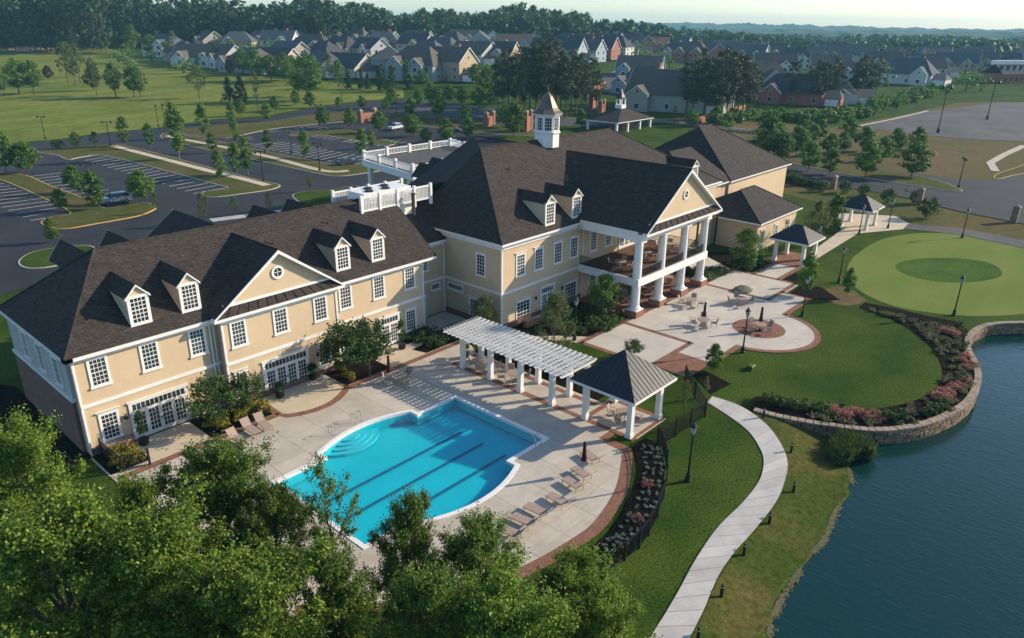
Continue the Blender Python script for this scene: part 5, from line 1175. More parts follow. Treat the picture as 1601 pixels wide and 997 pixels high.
# floating weed along the shore
def weed():
    rs = np.random.default_rng(4); n = 9000; kf = rs.random(n)*(len(shore_line)-6)+2; k = kf.astype(int); SL = np.array(shore_line); fr_ = (kf-k)[:,None]; P = SL[k]*(1-fr_)+SL[np.minimum(k+1,len(SL)-1)]*fr_
    keep = (np.sin(kf*.9)+np.sin(kf*.37+1)) > -.7+1.2*rs.random(n); P = P[keep]; n = len(P)
    p = np.column_stack([P[:,0]+np.abs(rs.normal(0,.15,n))-.22, P[:,1]-np.abs(rs.normal(0,.15,n))+.22, np.full(n, WATER+.014)+rs.random(n)*.09]); a = rs.random(n)*6.28; s = .03+.05*rs.random(n)
    ax = np.column_stack([np.cos(a)*s, np.sin(a)*s, 0*s]); bx_ = np.column_stack([-np.sin(a)*s, np.cos(a)*s, 0*s])*.7
    V = np.stack([p-ax, p-bx_, p+ax, p+bx_], 1).reshape(-1,3); M['weed'] = leafmat('pond_weed', (.10,.085,.045), (.24,.23,.10), 0, .1)
    tag(link('pond_weed', fastmesh('pond_weed', V, np.arange(4*n).reshape(-1,4), M['weed'])), 'pale green weed floating along the lake shore', 'plant', kind='stuff')
weed()

# ================================================================ pergola, pavilion, gazebos
pg = thing('pergola', 'white timber pergola on two rows of posts beside the pool', 'pergola')
for u in (40.75, 43.0):
    for k, v in enumerate((42.1, 38.8, 35.45, 32.15)):
        c = MB(); c.box(u-.19,u+.19,v-.19,v+.19,.07,3.0); c.box(u-.24,u+.24,v-.24,v+.24,.07,.4); c.box(u-.25,u+.25,v-.25,v+.25,2.85,3.0); c.build('post', M['white'], pg)
    for s in (-.13,.13): MB().box(u+s-.04,u+s+.04,30.3,43.6,3.0,3.28).build('beam', M['white'], pg)
for k in range(26):
    v = 30.5+k*.51; c = MB()
    c.add([(39.55,v-.035,3.40),(39.85,v-.035,3.284),(43.9,v-.035,3.284),(44.2,v-.035,3.40),(44.2,v-.035,3.5),(39.55,v-.035,3.5),(39.55,v+.035,3.40),(39.85,v+.035,3.284),(43.9,v+.035,3.284),(44.2,v+.035,3.40),(44.2,v+.035,3.5),(39.55,v+.035,3.5)],
          [(0,1,2,3,4,5),(11,10,9,8,7,6),(0,6,7,1),(1,7,8,2),(2,8,9,3),(3,9,10,4),(4,10,11,5),(5,11,6,0)]); c.build('rafter', M['white'], pg)
for k in range(13):
    u = 39.9+k*.335; MB().box(u-.025,u+.025,30.35,43.6,3.503,3.56).build('lath', M['white'], pg)
def hipped_hut(cx, cy, hw, hd, ze, za, posts, label, name, ridge=0., seam=True, pw=.2, cat='gazebo', rm='darkroof'):
    o = thing(name, label, cat, (cx,cy,0))
    mb = MB(); e = [(-hw,-hd,ze),(hw,-hd,ze),(hw,hd,ze),(-hw,hd,ze),(0,-ridge,za),(0,ridge,za)]
    mb.add(e, [(0,1,4),(1,2,5,4),(2,3,5),(3,0,4,5)]); rf = mb.build('roof', M[rm], o)
    if seam:
        for side in range(4):
            n = int((2*hw)/.42)
            for k in range(1, n):
                t = -1+2*k/n
                if side in (0,2):
                    y = -hd if side == 0 else hd; a = Vector((hw*t,y,ze)); s = abs(t); ap = Vector((0,-ridge if side == 0 else ridge,za))
                    cnr = Vector((hw*(1 if t > 0 else -1), y, ze)); q = cnr.lerp(ap, 1-s)
                    b = Vector((hw*t, q.y, q.z))
                else:
                    x = -hw if side == 3 else hw; a = Vector((x,hd*t,ze)); yy = hd*t
                    if abs(yy) <= ridge: b = Vector((0,yy,za))
                    else:
                        s = (hd-abs(yy))/(hd-ridge); b = Vector((x*(1-s), yy, ze+(za-ze)*s))
                MB().tube(a+Vector((0,0,.015)), b+Vector((0,0,.015)), .022, .022, 4).build('seam', M[rm], rf)
    f = MB()
    for a, b in ((0,1),(1,2),(2,3),(3,0)):
        A, B = Vector(e[a]), Vector(e[b]); d = (B-A).normalized(); n_ = Vector((d.y,-d.x,0))*.03; i_ = Vector((d.y,-d.x,0))*-.16
        f.hexa([(*(A+n_)[:2],ze-.2),(*(B+n_)[:2],ze-.2),(*(B+i_)[:2],ze-.2),(*(A+i_)[:2],ze-.2),(*(A+n_)[:2],ze-.008),(*(B+n_)[:2],ze-.008),(*(B+i_)[:2],ze-.008),(*(A+i_)[:2],ze-.008)])
    f.build('fascia', M['white'], o)
    MB().box(-hw+.4,hw-.4,-hd+.4,hd-.4,ze-.3,ze-.21).build('ceiling', M['white'], o)
    for x, y in posts:
        c = MB(); c.box(x-pw,x+pw,y-pw,y+pw,.05,ze-.2); c.box(x-pw-.05,x+pw+.05,y-pw-.05,y+pw+.05,.05,.4); c.box(x-pw-.05,x+pw+.05,y-pw-.05,y+pw+.05,ze-.42,ze-.25); c.build('post', M['white'], o)
    return o
hipped_hut(42.75, 27.0, 2.85, 2.9, 3.45, 5.8, [(-1.95,-2.1),(1.95,-2.1),(1.95,1.9),(-1.95,1.9)], 'poolside pavilion with a dark standing seam pyramid roof on white posts', 'pavilion', cat='pavilion')
hipped_hut(92.7, 34.2, 2.7, 2.6, 3.05, 4.7, [(-1.9,-1.8),(1.9,-1.8),(1.9,1.8),(-1.9,1.8)], 'nearer dark hipped gazebo at the end of the patio', 'gazebo', .5)
hipped_hut(117.0, 34.4, 2.7, 2.6, 3.05, 4.7, [(-1.9,-1.8),(1.9,-1.8),(1.9,1.8),(-1.9,1.8)], 'farther dark hipped gazebo beyond the putting green', 'gazebo', .5)
# gatehouse beyond the roof: broad low pavilion with its own little cupola
gu, gv_ = (179.02,120.52)
gh = hipped_hut(gu, gv_, 9.0, 5.5, 3.6, 6.8, [(-8.3,-4.8),(-3,-4.8),(3,-4.8),(8.3,-4.8),(-8.3,4.8),(8.3,4.8)], 'gatehouse with a broad grey roof, small cupola and brick core', 'gatehouse', .5, False, .25, 'building', 'shingle')
MB().box(-1.5,4,-2.2,2.5,0,3.3).build('brick_core', M['brick'], gh)
MB().box(-1.1,1.1,-1.1,1.1,6.2,7.4).build('cupola_base', M['white'], gh)
for x in (-.85,.85):
    for y in (-.85,.85): MB().box(x-.14,x+.14,y-.14,y+.14,7.4,9.0).build('cupola_post', M['white'], gh)
MB().lathe([(1.75,9.0),(1.2,9.4),(.75,10.2),(.35,11.1),(.04,11.7)], (0,0,0), 4, PI/4).build('cupola_roof', M['darkroof'], gh)
# ================================================================ lamps, bollards
def lamp_proto():
    o = thing('lamp_post', 'black lamp post', 'lamp post')
    MB().lathe([(.22,0),(.22,.12),(.17,.2),(.15,.55),(.10,.65),(.075,.8),(.06,3.2),(.05,3.45),(.09,3.5),(.05,3.58)], (0,0,0), 12).build('pole', M['black'], o)
    M['lampglass'] = mat('lamp_glass', (.35,.36,.34), .2, spec=.5)
    g_ = MB().lathe([(.10,3.58),(.15,3.68),(.21,4.05),(.2,4.1)], (0,0,0), 8).build('lantern', M['lampglass'], o)
    MB().lathe([(.26,4.1),(.2,4.2),(.08,4.38),(.03,4.42),(.05,4.48),(.01,4.58)], (0,0,0), 8).build('lamp_cap', M['black'], o)
    c = MB()
    for k in range(4): a = PI/4+k*PI/2; c.tube((.11*math.cos(a),.11*math.sin(a),3.58),(.22*math.cos(a),.22*math.sin(a),4.1),.014,n=4)
    c.build('cage', M['black'], g_)
    return o
lp = lamp_proto()
for p, lb in (((38.82,18.97),'black lamp post on the lawn inside the curved path'),((60.78,25.75),'black lamp post at the patio edge by the brick disc'),((73.77,25.43),'black lamp post beside the dark planting diamond'),((87.44,26.59),'black lamp post between the patio and the putting green'),((85.10,13.83),'black lamp post on the near rim of the putting green'),((95.30,32.45),'black lamp post beside the nearer gazebo'),((112.02,32.48),'black lamp post beside the farther gazebo'),((120.42,20.92),'black lamp post at the cart path beyond the putting green'),((118.56,30.48),'short lamp post on the plaza past the farther gazebo'),((52.30,38.77),'lamp post in front of the main block behind the pergola')):
    place(lp, (*p,0), 0, lb, 'garden lamp posts')
def carlamp():
    o = thing('car_park_light', 'car park light', 'light'); MB().lathe([(.3,0),(.3,.7),(.11,.72),(.08,6.6)], (0,0,0), 10).build('pole', M['black'], o)
    MB().box(-1.2,1.2,-.04,.04,6.5,6.6).build('arm', M['black'], o)
    for x in (-1.1,1.1): MB().lathe([(.12,6.2),(.32,6.35),(.28,6.6),(.1,6.8)], (x,0,0), 8).build('lamp_head', M['black'], o)
    return o
cl = carlamp(); cls = []
for x in ((61.43,210.77),(68.66,189.62),(89.03,209.49),(91.22,210.04),(71.54,126.74),(119.06,209.42),(92.88,150.81),(84.84,128.08),(121.05,180.83),(148.56,180.86),(124.35,136.35),(150.37,210.69),(44.58,135.12),(164.90,55.63),(160.13,30.41),(149.19,153.28),(172.58,151.62)):
    cls.append(place(cl, (*x,terr(*x)), rnd.random()*3, '-', 'car park lights', .85))
ranks(cls, '{} tall black car park light counted from the left')
pc_ = []
for p, h in (((240.31,53.89),13),((283.80,50.38),12)):
    o = place(cl, (*p,terr(*p)), 1., '-', 'car park lights', h/6.8); o.scale = (1.3,1.3,h/6.8); pc_.append(o)
pc_[0]['label'] = 'very tall pole on the old car park, nearer one'; pc_[1]['label'] = 'very tall pole on the old car park, farther one'
bo = thing('bollard_light', 'bollard', 'bollard'); MB().lathe([(.09,0),(.09,.62),(.07,.63)], (0,0,0), 12).build('shaft', M['black'], bo)
MB().lathe([(.065,.62),(.065,.74)], (0,0,0), 12).build('lens', M['lampglass'], bo); MB().lathe([(.10,.74),(.09,.82),(.02,.85)], (0,0,0), 12).build('cap', M['black'], bo)
bs = [place(bo, (*p,gz(*p)), 0, '-', 'bollard lights along the curved path') for p in ((50.40,19.01),(47.19,15.45),(43.10,13.52),(38.81,13.26),(34.99,13.09),(31.04,12.46),(27.36,11.84))]
for o, w_ in zip(bs, ('at the start of the curved stone wall','at the outermost bend of the curved path','just below the path bend','where the path turns back, third from the wall end','halfway down the path, left of the bare bank','on the lower path, second from the bottom','lowest on the path at the bottom edge')): o['label'] = 'black bollard light ' + w_
# ================================================================ fence around the pool lawn
def fence(name, pts, label, h=1.5, dz=0, mesh=True):
    o = thing(name, label, 'fence'); L_ = 0
    for i in range(len(pts)-1):
        a, b = Vector((*pts[i],dz)), Vector((*pts[i+1],dz)); n = max(1, round((b-a).length/2.4))
        for k in range(n): p = a.lerp(b, k/n); MB().box(p.x-.05,p.x+.05,p.y-.05,p.y+.05,dz,dz+h+.12).build('post', M['black'], o)
        for z in (.12, h-.12, h): MB().tube(a+Vector((0,0,z)), b+Vector((0,0,z)), .022, n=4).build('rail', M['black'], o)
        m_ = int((b-a).length/.13); mb = MB()
        for k in range(m_): p = a.lerp(b, (k+.5)/m_); mb.box(p.x-.012,p.x+.012,p.y-.012,p.y+.012,dz+.08,dz+h)
        tag(mb.build('picket', M['black'], o), kind='stuff')
    p = pts[-1]; MB().box(p[0]-.06,p[0]+.06,p[1]-.06,p[1]+.06,dz,dz+h+.12).build('post', M['black'], o)
fence('garden_fence', [(41.4,22.9),(41.10,22.58),(47.40,22.35),(51.6,26.5)], 'black picket fence from the flower bed up to the curved path')
fence('pool_fence', spline([(41.4,22.6),(39.2,20.8),(36.0,19.1),(32.2,17.8),(29.4,17.6),(24.6,18.2),(19.8,19.9)], 2), 'black picket fence curving outside the flower bed', 1.35)
fence('corner_fence', [(13.9,50.2),(14.0,47.0),(15.6,46.6)], 'short black fence at the left corner of the clubhouse', 1.2)
# ================================================================ retaining wall
rwall = thing('retaining_wall', 'curved stone retaining wall along the lake', 'wall')
def wallbuild():
    wl = resample(wall_line[1:], 96); mb = MB()
    def zb(i): return -1.6 if i > 16 else -.25-1.3*i/16
    nn = []
    for i, p in enumerate(wl):
        d = (wl[min(len(wl)-1,i+1)]-wl[max(0,i-1)]).normalized(); nn.append(Vector((d.y,-d.x)))
    for i in range(len(wl)-1):
        a, b = wl[i], wl[i+1]; na, nb = nn[i], nn[i+1]; z0 = min(zb(i), zb(i+1))
        mb.hexa([(*(a+na*.16),z0),(*(b+nb*.16),z0),(*(b-nb*.28),z0),(*(a-na*.28),z0),(*(a+na*.16),.05),(*(b+nb*.16),.05),(*(b-nb*.28),.05),(*(a-na*.28),.05)])
        c = MB(); g_ = .03/(b-a).length; A, B = a.lerp(b, g_), b.lerp(a, g_); t = .15+rnd.uniform(-.015,.02)
        c.hexa([(*(A+na*.27),.05),(*(B+nb*.27),.05),(*(B-nb*.30),.05),(*(A-na*.30),.05),(*(A+na*.26),t),(*(B+nb*.26),t),(*(B-nb*.29),t),(*(A-na*.29),t)]); c.build('cap_stone', M['stonecap'], rwall)
    mb.build('wall_core', M['mulch'], rwall)
    st = MB(); rr = random.Random(3); cl_ = resample(wall_line[1:], 600); L_ = sum((wl[i+1]-wl[i]).length for i in range(96))
    for row_ in range(7):
        z = .03-row_*.225; s = rr.random()*.3
        while s < L_-.6:
            ln = rr.uniform(.28,.7); i = s/L_*96
            if z-.2 > zb(int(i))-.15:
                p0 = cl_[int(s/L_*600)]; p1 = cl_[min(600, int((s+ln-.035)/L_*600))]; d = (p1-p0)
                if d.length > .05:
                    d.normalize(); n = Vector((d.y,-d.x)); o1, o2 = rr.uniform(.21,.27), rr.uniform(.21,.27); j = rr.uniform(-.02,.02)
                    st.hexa([(*(p0+n*.1),z-.20+j),(*(p1+n*.1),z-.20+j),(*(p1-n*.0),z-.20),(*(p0-n*.0),z-.20),(*(p0+n*o1),z-.19+j),(*(p1+n*o2),z-.19-j),(*(p1+n*(o2-.03)),z),(*(p0+n*(o1-.03)),z)])
            s += ln
    # faces are laid as blocks set out from the core
    tag(st.build('face_stone', M['stone'], rwall), kind='stuff')
wallbuild()
# ================================================================ garden furniture
def chair_proto():
    o = thing('patio_chair', 'chair', 'chair')
    MB().hexa([(-.25,-.25,.42),(.25,-.25,.42),(.25,.22,.40),(-.25,.22,.40),(-.25,-.25,.46),(.25,-.25,.46),(.25,.22,.44),(-.25,.22,.44)]).build('seat', M['sling'], o)
    MB().hexa([(-.25,.20,.44),(.25,.20,.44),(.25,.24,.44),(-.25,.24,.44),(-.24,.36,.95),(.24,.36,.95),(.24,.40,.95),(-.24,.40,.95)]).build('backrest', M['sling'], o)
    for x in (-.27,.27):
        MB().pipe([(x,-.3,0),(x,-.27,.64),(x,.30,.66)], .018, 5).build('armrest', M['wicker'], o)
        MB().pipe([(x,.3,0),(x,.2,.42),(x,.38,.95)], .018, 5).build('leg', M['wicker'], o)
    return o
chp = chair_proto()
def table_proto(r=.6):
    o = thing('patio_table', 'table', 'table'); MB().lathe([(r,.70),(r,.73)], (0,0,0), 20).build('tabletop', M['tableglass'], o)
    MB().lathe([(r,.68),(r+.03,.70),(r+.03,.735),(r,.74)], (0,0,0), 20).build('rim', M['wicker'], o)
    for k in range(4): a = k*PI/2+.4; MB().pipe([(.3*math.cos(a),.3*math.sin(a),.7),(.2*math.cos(a),.2*math.sin(a),.35),(.42*math.cos(a),.42*math.sin(a),0)], .02, 5).build('leg', M['wicker'], o)
    return o
tbp = table_proto()
def umbrella(u, v, z, h, m, label, base=True):
    o = thing('closed_umbrella', label, 'umbrella', (u,v,z)); MB().tube((0,0,0),(0,0,h),.025,n=8).build('pole', M['wicker'], o)
    MB().lathe([(.19,h*.42),(.21,h*.46),(.15,h*.60),(.12,h*.80),(.10,h*.93),(.13,h*.95),(.10,h*.99),(.02,h*1.03)], (0,0,0), 9).build('canopy', M[m], o)
    MB().lathe([(.3,0),(.3,.06),(.06,.1),(.05,.3)], (0,0,0), 14).build('base', M['white'] if m == 'maroon' else M['black'], o)
def dining(u, v, n, where, a0=0., umb=None):
    place(tbp, (u,v,.062), a0, 'round glass table '+where, 'garden tables')
    for k in range(n):
        a = a0+2*PI*k/n; p = (u+1.05*math.cos(a), v+1.05*math.sin(a))
        sd = _cmi.to_3x3() @ Vector((math.cos(a), math.sin(a), 0)); w_ = ('right' if sd.x > .5 else 'left' if sd.x < -.5 else 'near' if sd.y < 0 else 'far')
        place(chp, (*p,.062), a-PI/2, 'sling chair %s of the table %s' % (w_, where), 'chairs at garden tables')
    if umb: umbrella(u, v, .06, 2.5, umb, 'closed dark umbrella standing in the table '+where)
dining(*(68.39,35.40), 4, 'nearest the portico steps', .3)
dining(*(72.46,31.72), 4, 'by the brick edged square', .8)
dining(*(64.03,31.58), 4, 'at the middle of the patio', .5, 'navy')
dining(*(66.69,26.86), 4, 'on the brick disc', 1.1, 'navy')
dining(*(34.98,43.76), 3, 'beside the maroon umbrella', .2)
dining(41.9, 40.6, 4, 'at the far end of the pergola', .4); dining(41.9, 37.2, 4, 'under the middle of the pergola', .9); dining(42.7, 26.6, 4, 'under the pavilion roof', .2)
for x, lb in ((63.5,'on the balcony behind the left column'),(68.4,'in the middle of the balcony'),(73.0,'on the balcony behind the right column')):
    place(tbp, (x,41.5,4.09), 0, 'dark table '+lb, 'garden tables')
    for k in range(4): place(chp, (x+1.0*math.cos(k*PI/2+.3),41.5+1.0*math.sin(k*PI/2+.3),4.09), k*PI/2+.3-PI/2, 'chair at the table '+lb, 'chairs '+lb)
for x, lb in ((64.5,'on the porch behind the left column'),(69.0,'in the middle of the porch'),(73.2,'on the porch behind the right column')):
    place(tbp, (x,41.2,.105), 0, 'dark table '+lb, 'garden tables')
    for k in range(4): place(chp, (x+1.0*math.cos(k*PI/2+.7),41.2+1.0*math.sin(k*PI/2+.7),.105), k*PI/2+.7-PI/2, 'chair at the table '+lb, 'chairs '+lb)
umbrella(*(34.40,44.38), .06, 2.5, 'maroon', 'closed maroon umbrella near the french doors'); umbrella(*(34.76,24.52), .06, 2.4, 'maroon', 'closed maroon umbrella among the lounge chairs by the curved bed'); umbrella(42.6, 40.8, .06, 2.6, 'maroon', 'closed maroon umbrella at the far end of the pergola'); umbrella(45.6,40.2,.06,2.4,'navy','dark closed umbrella behind the pergola posts')
def lounge_proto():
    o = thing('lounge_chair', 'lounger', 'lounge chair')
    MB().hexa([(-.32,-1.0,.30),(.32,-1.0,.30),(.32,.35,.32),(-.32,.35,.32),(-.32,-1.0,.345),(.32,-1.0,.345),(.32,.35,.365),(-.32,.35,.365)]).build('seat', M['sling'], o)
    MB().hexa([(-.32,.35,.33),(.32,.35,.33),(.32,.39,.33),(-.32,.39,.33),(-.32,.86,.84),(.32,.86,.84),(.32,.90,.82),(-.32,.90,.82)]).build('backrest', M['sling'], o)
    for x in (-.34,.34):
        MB().pipe([(x,-1.0,.32),(x,.35,.34),(x,.9,.86)], .022, 5).build('side_rail', M['wicker'], o)
        for y in (-.85,.4): MB().tube((x,y,0),(x,y,.33),.02,n=5).build('leg', M['wicker'], o)
    return o
lo = lounge_proto()
for p, a, lb in (((21.09,44.96),.1,'lounge chair nearest the tan terrace, in front of the golden shrubs'),((22.45,45.59),.0,'middle lounge chair below the golden shrubs'),((23.48,45.58),-.1,'lounge chair at the brick border corner left of the tan terrace'),
    ((36.35,24.99),2.9,'lounge chair behind the maroon umbrella'),((34.34,24.20),2.95,'lounge chair right in front of the maroon umbrella'),((32.98,23.85),3.0,'lounge chair below the maroon umbrella, nearest the pool'),((30.99,23.48),3.1,'middle lounge chair of the curved row'),((29.26,23.80),3.2,'fifth lounge chair of the curved row from the umbrella'),((27.98,23.72),3.25,'sixth lounge chair of the curved row from the umbrella'),((26.61,23.63),3.3,'lounge chair at the end of the row beside the trees')):
    place(lo, (*p,.062), a, lb, 'lounge chairs on the pool deck')
# planters
def pot(u, v, key, h, label):
    o = thing('potted_plant', label, 'plant', (u,v,.07)); MB().lathe([(.22,0),(.32,.1),(.36,.45),(.40,.5),(.34,.52)], (0,0,0), 14).build('pot', M['black'], o)
    tm, cm, H = KINDS[key]; c = link('foliage', cm, o, (0,0,.35)); c.scale = (h/H,)*3
for p, k, h, lb in (((16.43,49.43),'topiary',2.4,'tall potted topiary left of the first french doors'),((26.84,48.77),'fern',1.0,'potted fern on the tan terrace'),((30.45,49.61),'fern',1.1,'potted fern beside the right jamb of the tan terrace doors'),((37.35,49.44),'topiary',1.9,'potted topiary left of the two leaf french doors'),((39.69,49.03),'topiary',2.6,'tall potted climber right of the two leaf french doors'),((42.28,43.44),'fern',1.,'potted plant by the first pergola post')):
    pot(*p, k, h, lb)
# rocks and boxes
M['boulder'] = mat('boulder', (.12,.13,.08), .95, (.20,.19,.12), 1.5, bump=.6)
mb = MB(); mb.lathe([(.95,0),(1.05,.15),(.75,.42),(.35,.56),(.05,.6)], (0,0,0), 9, sx=1.25); ro = mb.build('landscape_rock', M['boulder'], None, (*(76.75,33.50),.05)); tag(ro, 'low mossy green boulder on the patio square', 'rock')
for v in ro.data.vertices: v.co += Vector((rnd.uniform(-.12,.12), rnd.uniform(-.12,.12), rnd.uniform(-.05,.05)))
gb = thing('utility_box', 'small green utility box on the round lawn', 'box', (*(57.95,23.59),0)); MB().box(-.35,.35,-.25,.25,0,.35).build('cabinet', M['leaf_dark'], gb); MB().hexa([(-.38,-.28,.35),(.38,-.28,.35),(.38,.28,.35),(-.38,.28,.35),(-.33,-.2,.42),(.33,-.2,.42),(.33,.2,.42),(-.33,.2,.42)]).build('lid', M['leaf_mid'], gb)
# stone gate posts along the road
for p, h, lb in (((142.29,47.35),2.2,'stone pillar beside the road behind the low wing'),((139.31,31.77),2.6,'stone pillar beside the tall shrub along the road'),((136.36,17.33),2.4,'stone pillar at the right edge of the picture')):
    o = thing('stone_pillar', lb, 'pillar', (*p,0)); MB().box(-.45,.45,-.45,.45,0,h).build('shaft', M['stone'], o); MB().lathe([(.75,0),(.75,.15),(.1,.4)], (0,0,h), 4, PI/4).build('cap', M['stonecap'], o)
# brick gate walls near the car park
for p, w_, h, rz, lb in (((134.23,176.42),6.,3.2,.2,'brick gate wall at the edge of the far car park'),((154.01,147.20),4.,3.6,.3,'brick gate pier left of the cupola'),((156.03,134.69),3.,5.2,.3,'tall brick gate pier just left of the cupola'),((199.85,145.02),3.5,5.5,.3,'brick gate pier above the gatehouse roof'),((195.68,138.74),3.,4.,.3,'lower brick gate wall beside the gatehouse')):
    o = thing('brick_gate', lb, 'gate', (*p,terr(*p)), rz); MB().box(-w_/2,w_/2,-.5,.5,0,h*.75).build('wall', M['brick'], o)
    for s in (-1,1): MB().box(s*w_/2-.5,s*w_/2+.5,-.65,.65,0,h).build('pier', M['brick'], o); MB().lathe([(.95,0),(.95,.2),(.1,.6)], (s*w_/2,0,h), 4, PI/4).build('cap', M['stonecap'], o)
# wooden fence panels
M['cedarwood'] = mat('cedar_boards', (.30,.13,.06), .85, (.38,.18,.09), 2)
def board_fence(a, b, h, label):
    A, B = Vector(a), Vector(b); o = thing('board_fence', label, 'fence', (*a,terr(*a)), math.atan2(B.y-A.y, B.x-A.x)); L_ = (B-A).length; n = int(L_/.6)
    for k in range(n): MB().box(L_*k/n+.01,L_*(k+1)/n-.02,-.03,.03,0,h+rnd.uniform(-.04,.04)).build('board', M['cedarwood'], o)
    for z in (.4,h-.4): MB().box(0,L_,.031,.09,z-.05,z+.05).build('rail', M['cedarwood'], o)
board_fence((200.57,108.16), (214.24,110.97), 2.3, 'short cedar board fence lit by the sun'); board_fence((214.24,110.97), (244.43,114.30), 2.2, 'long cedar board fence running back to the houses'); board_fence((232.78,168.71), (255.99,180.05), 2.6, 'red board fence by the village road')
# hedge of white flowers and clipped hedge
def hedge(pts, h, w_, m, label, leafm, nl=3000):
    rs = np.random.default_rng(len(pts)+nl); P = resample(pts, 40); c = np.array([(p.x,p.y,h*.45+terr(p.x,p.y)) for p in P]); V, F_ = leaf_cloud(rs, c, np.full(len(c), max(h*.55,w_*.5)), nl, .3, .2)
    o = thing('hedge', label, 'hedge'); link('foliage', fastmesh('foliage', V, F_, M[leafm]), o)
    mb = MB(); [mb.tube((p.x,p.y,terr(p.x,p.y)-.1),(p.x,p.y,terr(p.x,p.y)+h*.7),.04,n=5) for p in P[::4]]; tag(mb.build('stem', M['bark'], o), kind='stuff')
hedge([(193.37,119.74),(197.19,112.34),(197.42,102.14),(199.74,91.63),(201.70,84.19)], 1.3, 1.2, None, 'long hedge with white blossom behind the gatehouse lawn', 'leaf_white', 5200)
hedge([(143.14,57.58),(142.39,53.08),(140.82,48.82)], 1.4, 1.6, None, 'clipped green hedge at the end wall of the far wing', 'leaf_dark', 4200)
# ================================================================ vehicles
def car(p, rz, col, label, kind='suv'):
    o = thing('parked_car', label, 'car', (*p,terr(*p)+.07), rz); m = mat('car_paint_'+kind+str(int(p[0])), col, .25, spec=.6)
    hr = 1.72 if kind == 'suv' else 1.42; L2 = 2.3; b = MB()
    sec = [(-L2,.45,.80),(-L2+.05,.38,.95),(-1.5,.34,.98),(-.9,.34,1.0),(1.0,.34,1.0),(1.9,.36,.95),(L2,.45,.78)]
    prof = [(-L2,.42),(-L2-.03,.75),(-L2+.1,.98),(-1.05,1.02),(1.55,1.05),(L2-.02,.95),(L2,.45)] if kind != 'suv' else [(-L2,.45),(-L2-.02,.80),(-L2+.12,1.05),(-1.15,1.12),(1.9,1.12),(L2,1.0),(L2,.5)]
    n = len(prof); vs = [(x,s*.88,z) for s in (-1,1) for x, z in prof]
    fs = [(i,n+i,n+(i+1)%n,(i+1)%n) for i in range(n)]+[tuple(reversed(range(n))) if False else tuple(range(n)), tuple(reversed(range(n,2*n)))]
    b.add(vs, fs); bo_ = b.build('body', m, o)
    cab = [(-1.15,1.08),(-.45,hr),(1.6,hr),(2.15,1.08)] if kind == 'suv' else [(-1.0,1.0),(-.25,hr),(1.0,hr),(1.75,1.02)]
    g_ = MB(); g_.add([(x,s*(.82 if z < 1.2 else .66),z) for s in (-1,1) for x, z in cab], [(0,4,5,1),(2,6,7,3),(0,1,2,3),(7,6,5,4)]); g_.build('windows', M['glass'], o)
    rf = MB(); rf.hexa([(cab[1][0]-.04,-.68,hr-.01),(cab[2][0]+.05,-.68,hr-.01),(cab[2][0]+.05,.68,hr-.01),(cab[1][0]-.04,.68,hr-.01),(cab[1][0]+.05,-.6,hr+.05),(cab[2][0]-.05,-.6,hr+.05),(cab[2][0]-.05,.6,hr+.05),(cab[1][0]+.05,.6,hr+.05)]); rf.build('roof', m, o)
    for x in (-1.4,1.4):
        for s in (-1,1):
            w_ = MB().tube((x,s*.72,.34),(x,s*.92,.34),.34,n=16).build('wheel', M['black'], o); MB().tube((x,s*.90,.34),(x,s*.935,.34),.2,n=12).build('rim', M['steel'], w_)
    for s in (-1,1):
        MB().box(-L2-.05,-L2+.03,s*.62-.16,s*.62+.16,.68,.82).build('headlight', M['lampglass'], o); MB().box(L2-.02,L2+.03,s*.66-.13,s*.66+.13,.72,.9).build('tail_light', M['maroon'], o)
car((45.41,127.52), R(-6), (.35,.42,.50), 'silver blue estate car parked in the left lot', 'suv'); car((93.04,130.13), R(172), (.035,.055,.065), 'dark green sedan parked in the far lot', 'sedan'); car((131.62,161.09), R(10), (.62,.64,.66), 'white pickup style car beyond the far lot trees', 'suv'); car((126.94,133.88), R(8), (.55,.60,.66), 'pale car half hidden behind the roof', 'sedan'); car((143.18,147.14), R(15), (.12,.14,.17), 'dark grey car near the entrance road', 'sedan')
sg = thing('stop_sign', 'small red stop sign at the car park junction', 'sign', (*(87.30,200.86),.1)); MB().tube((0,0,0),(0,0,2.2),.04,n=6).build('post', M['steel'], sg); MB().tube((0,-.03,2.3),(0,.03,2.3),.38,n=8).build('sign_plate', mat('sign_red', (.45,.03,.02), .5), sg)

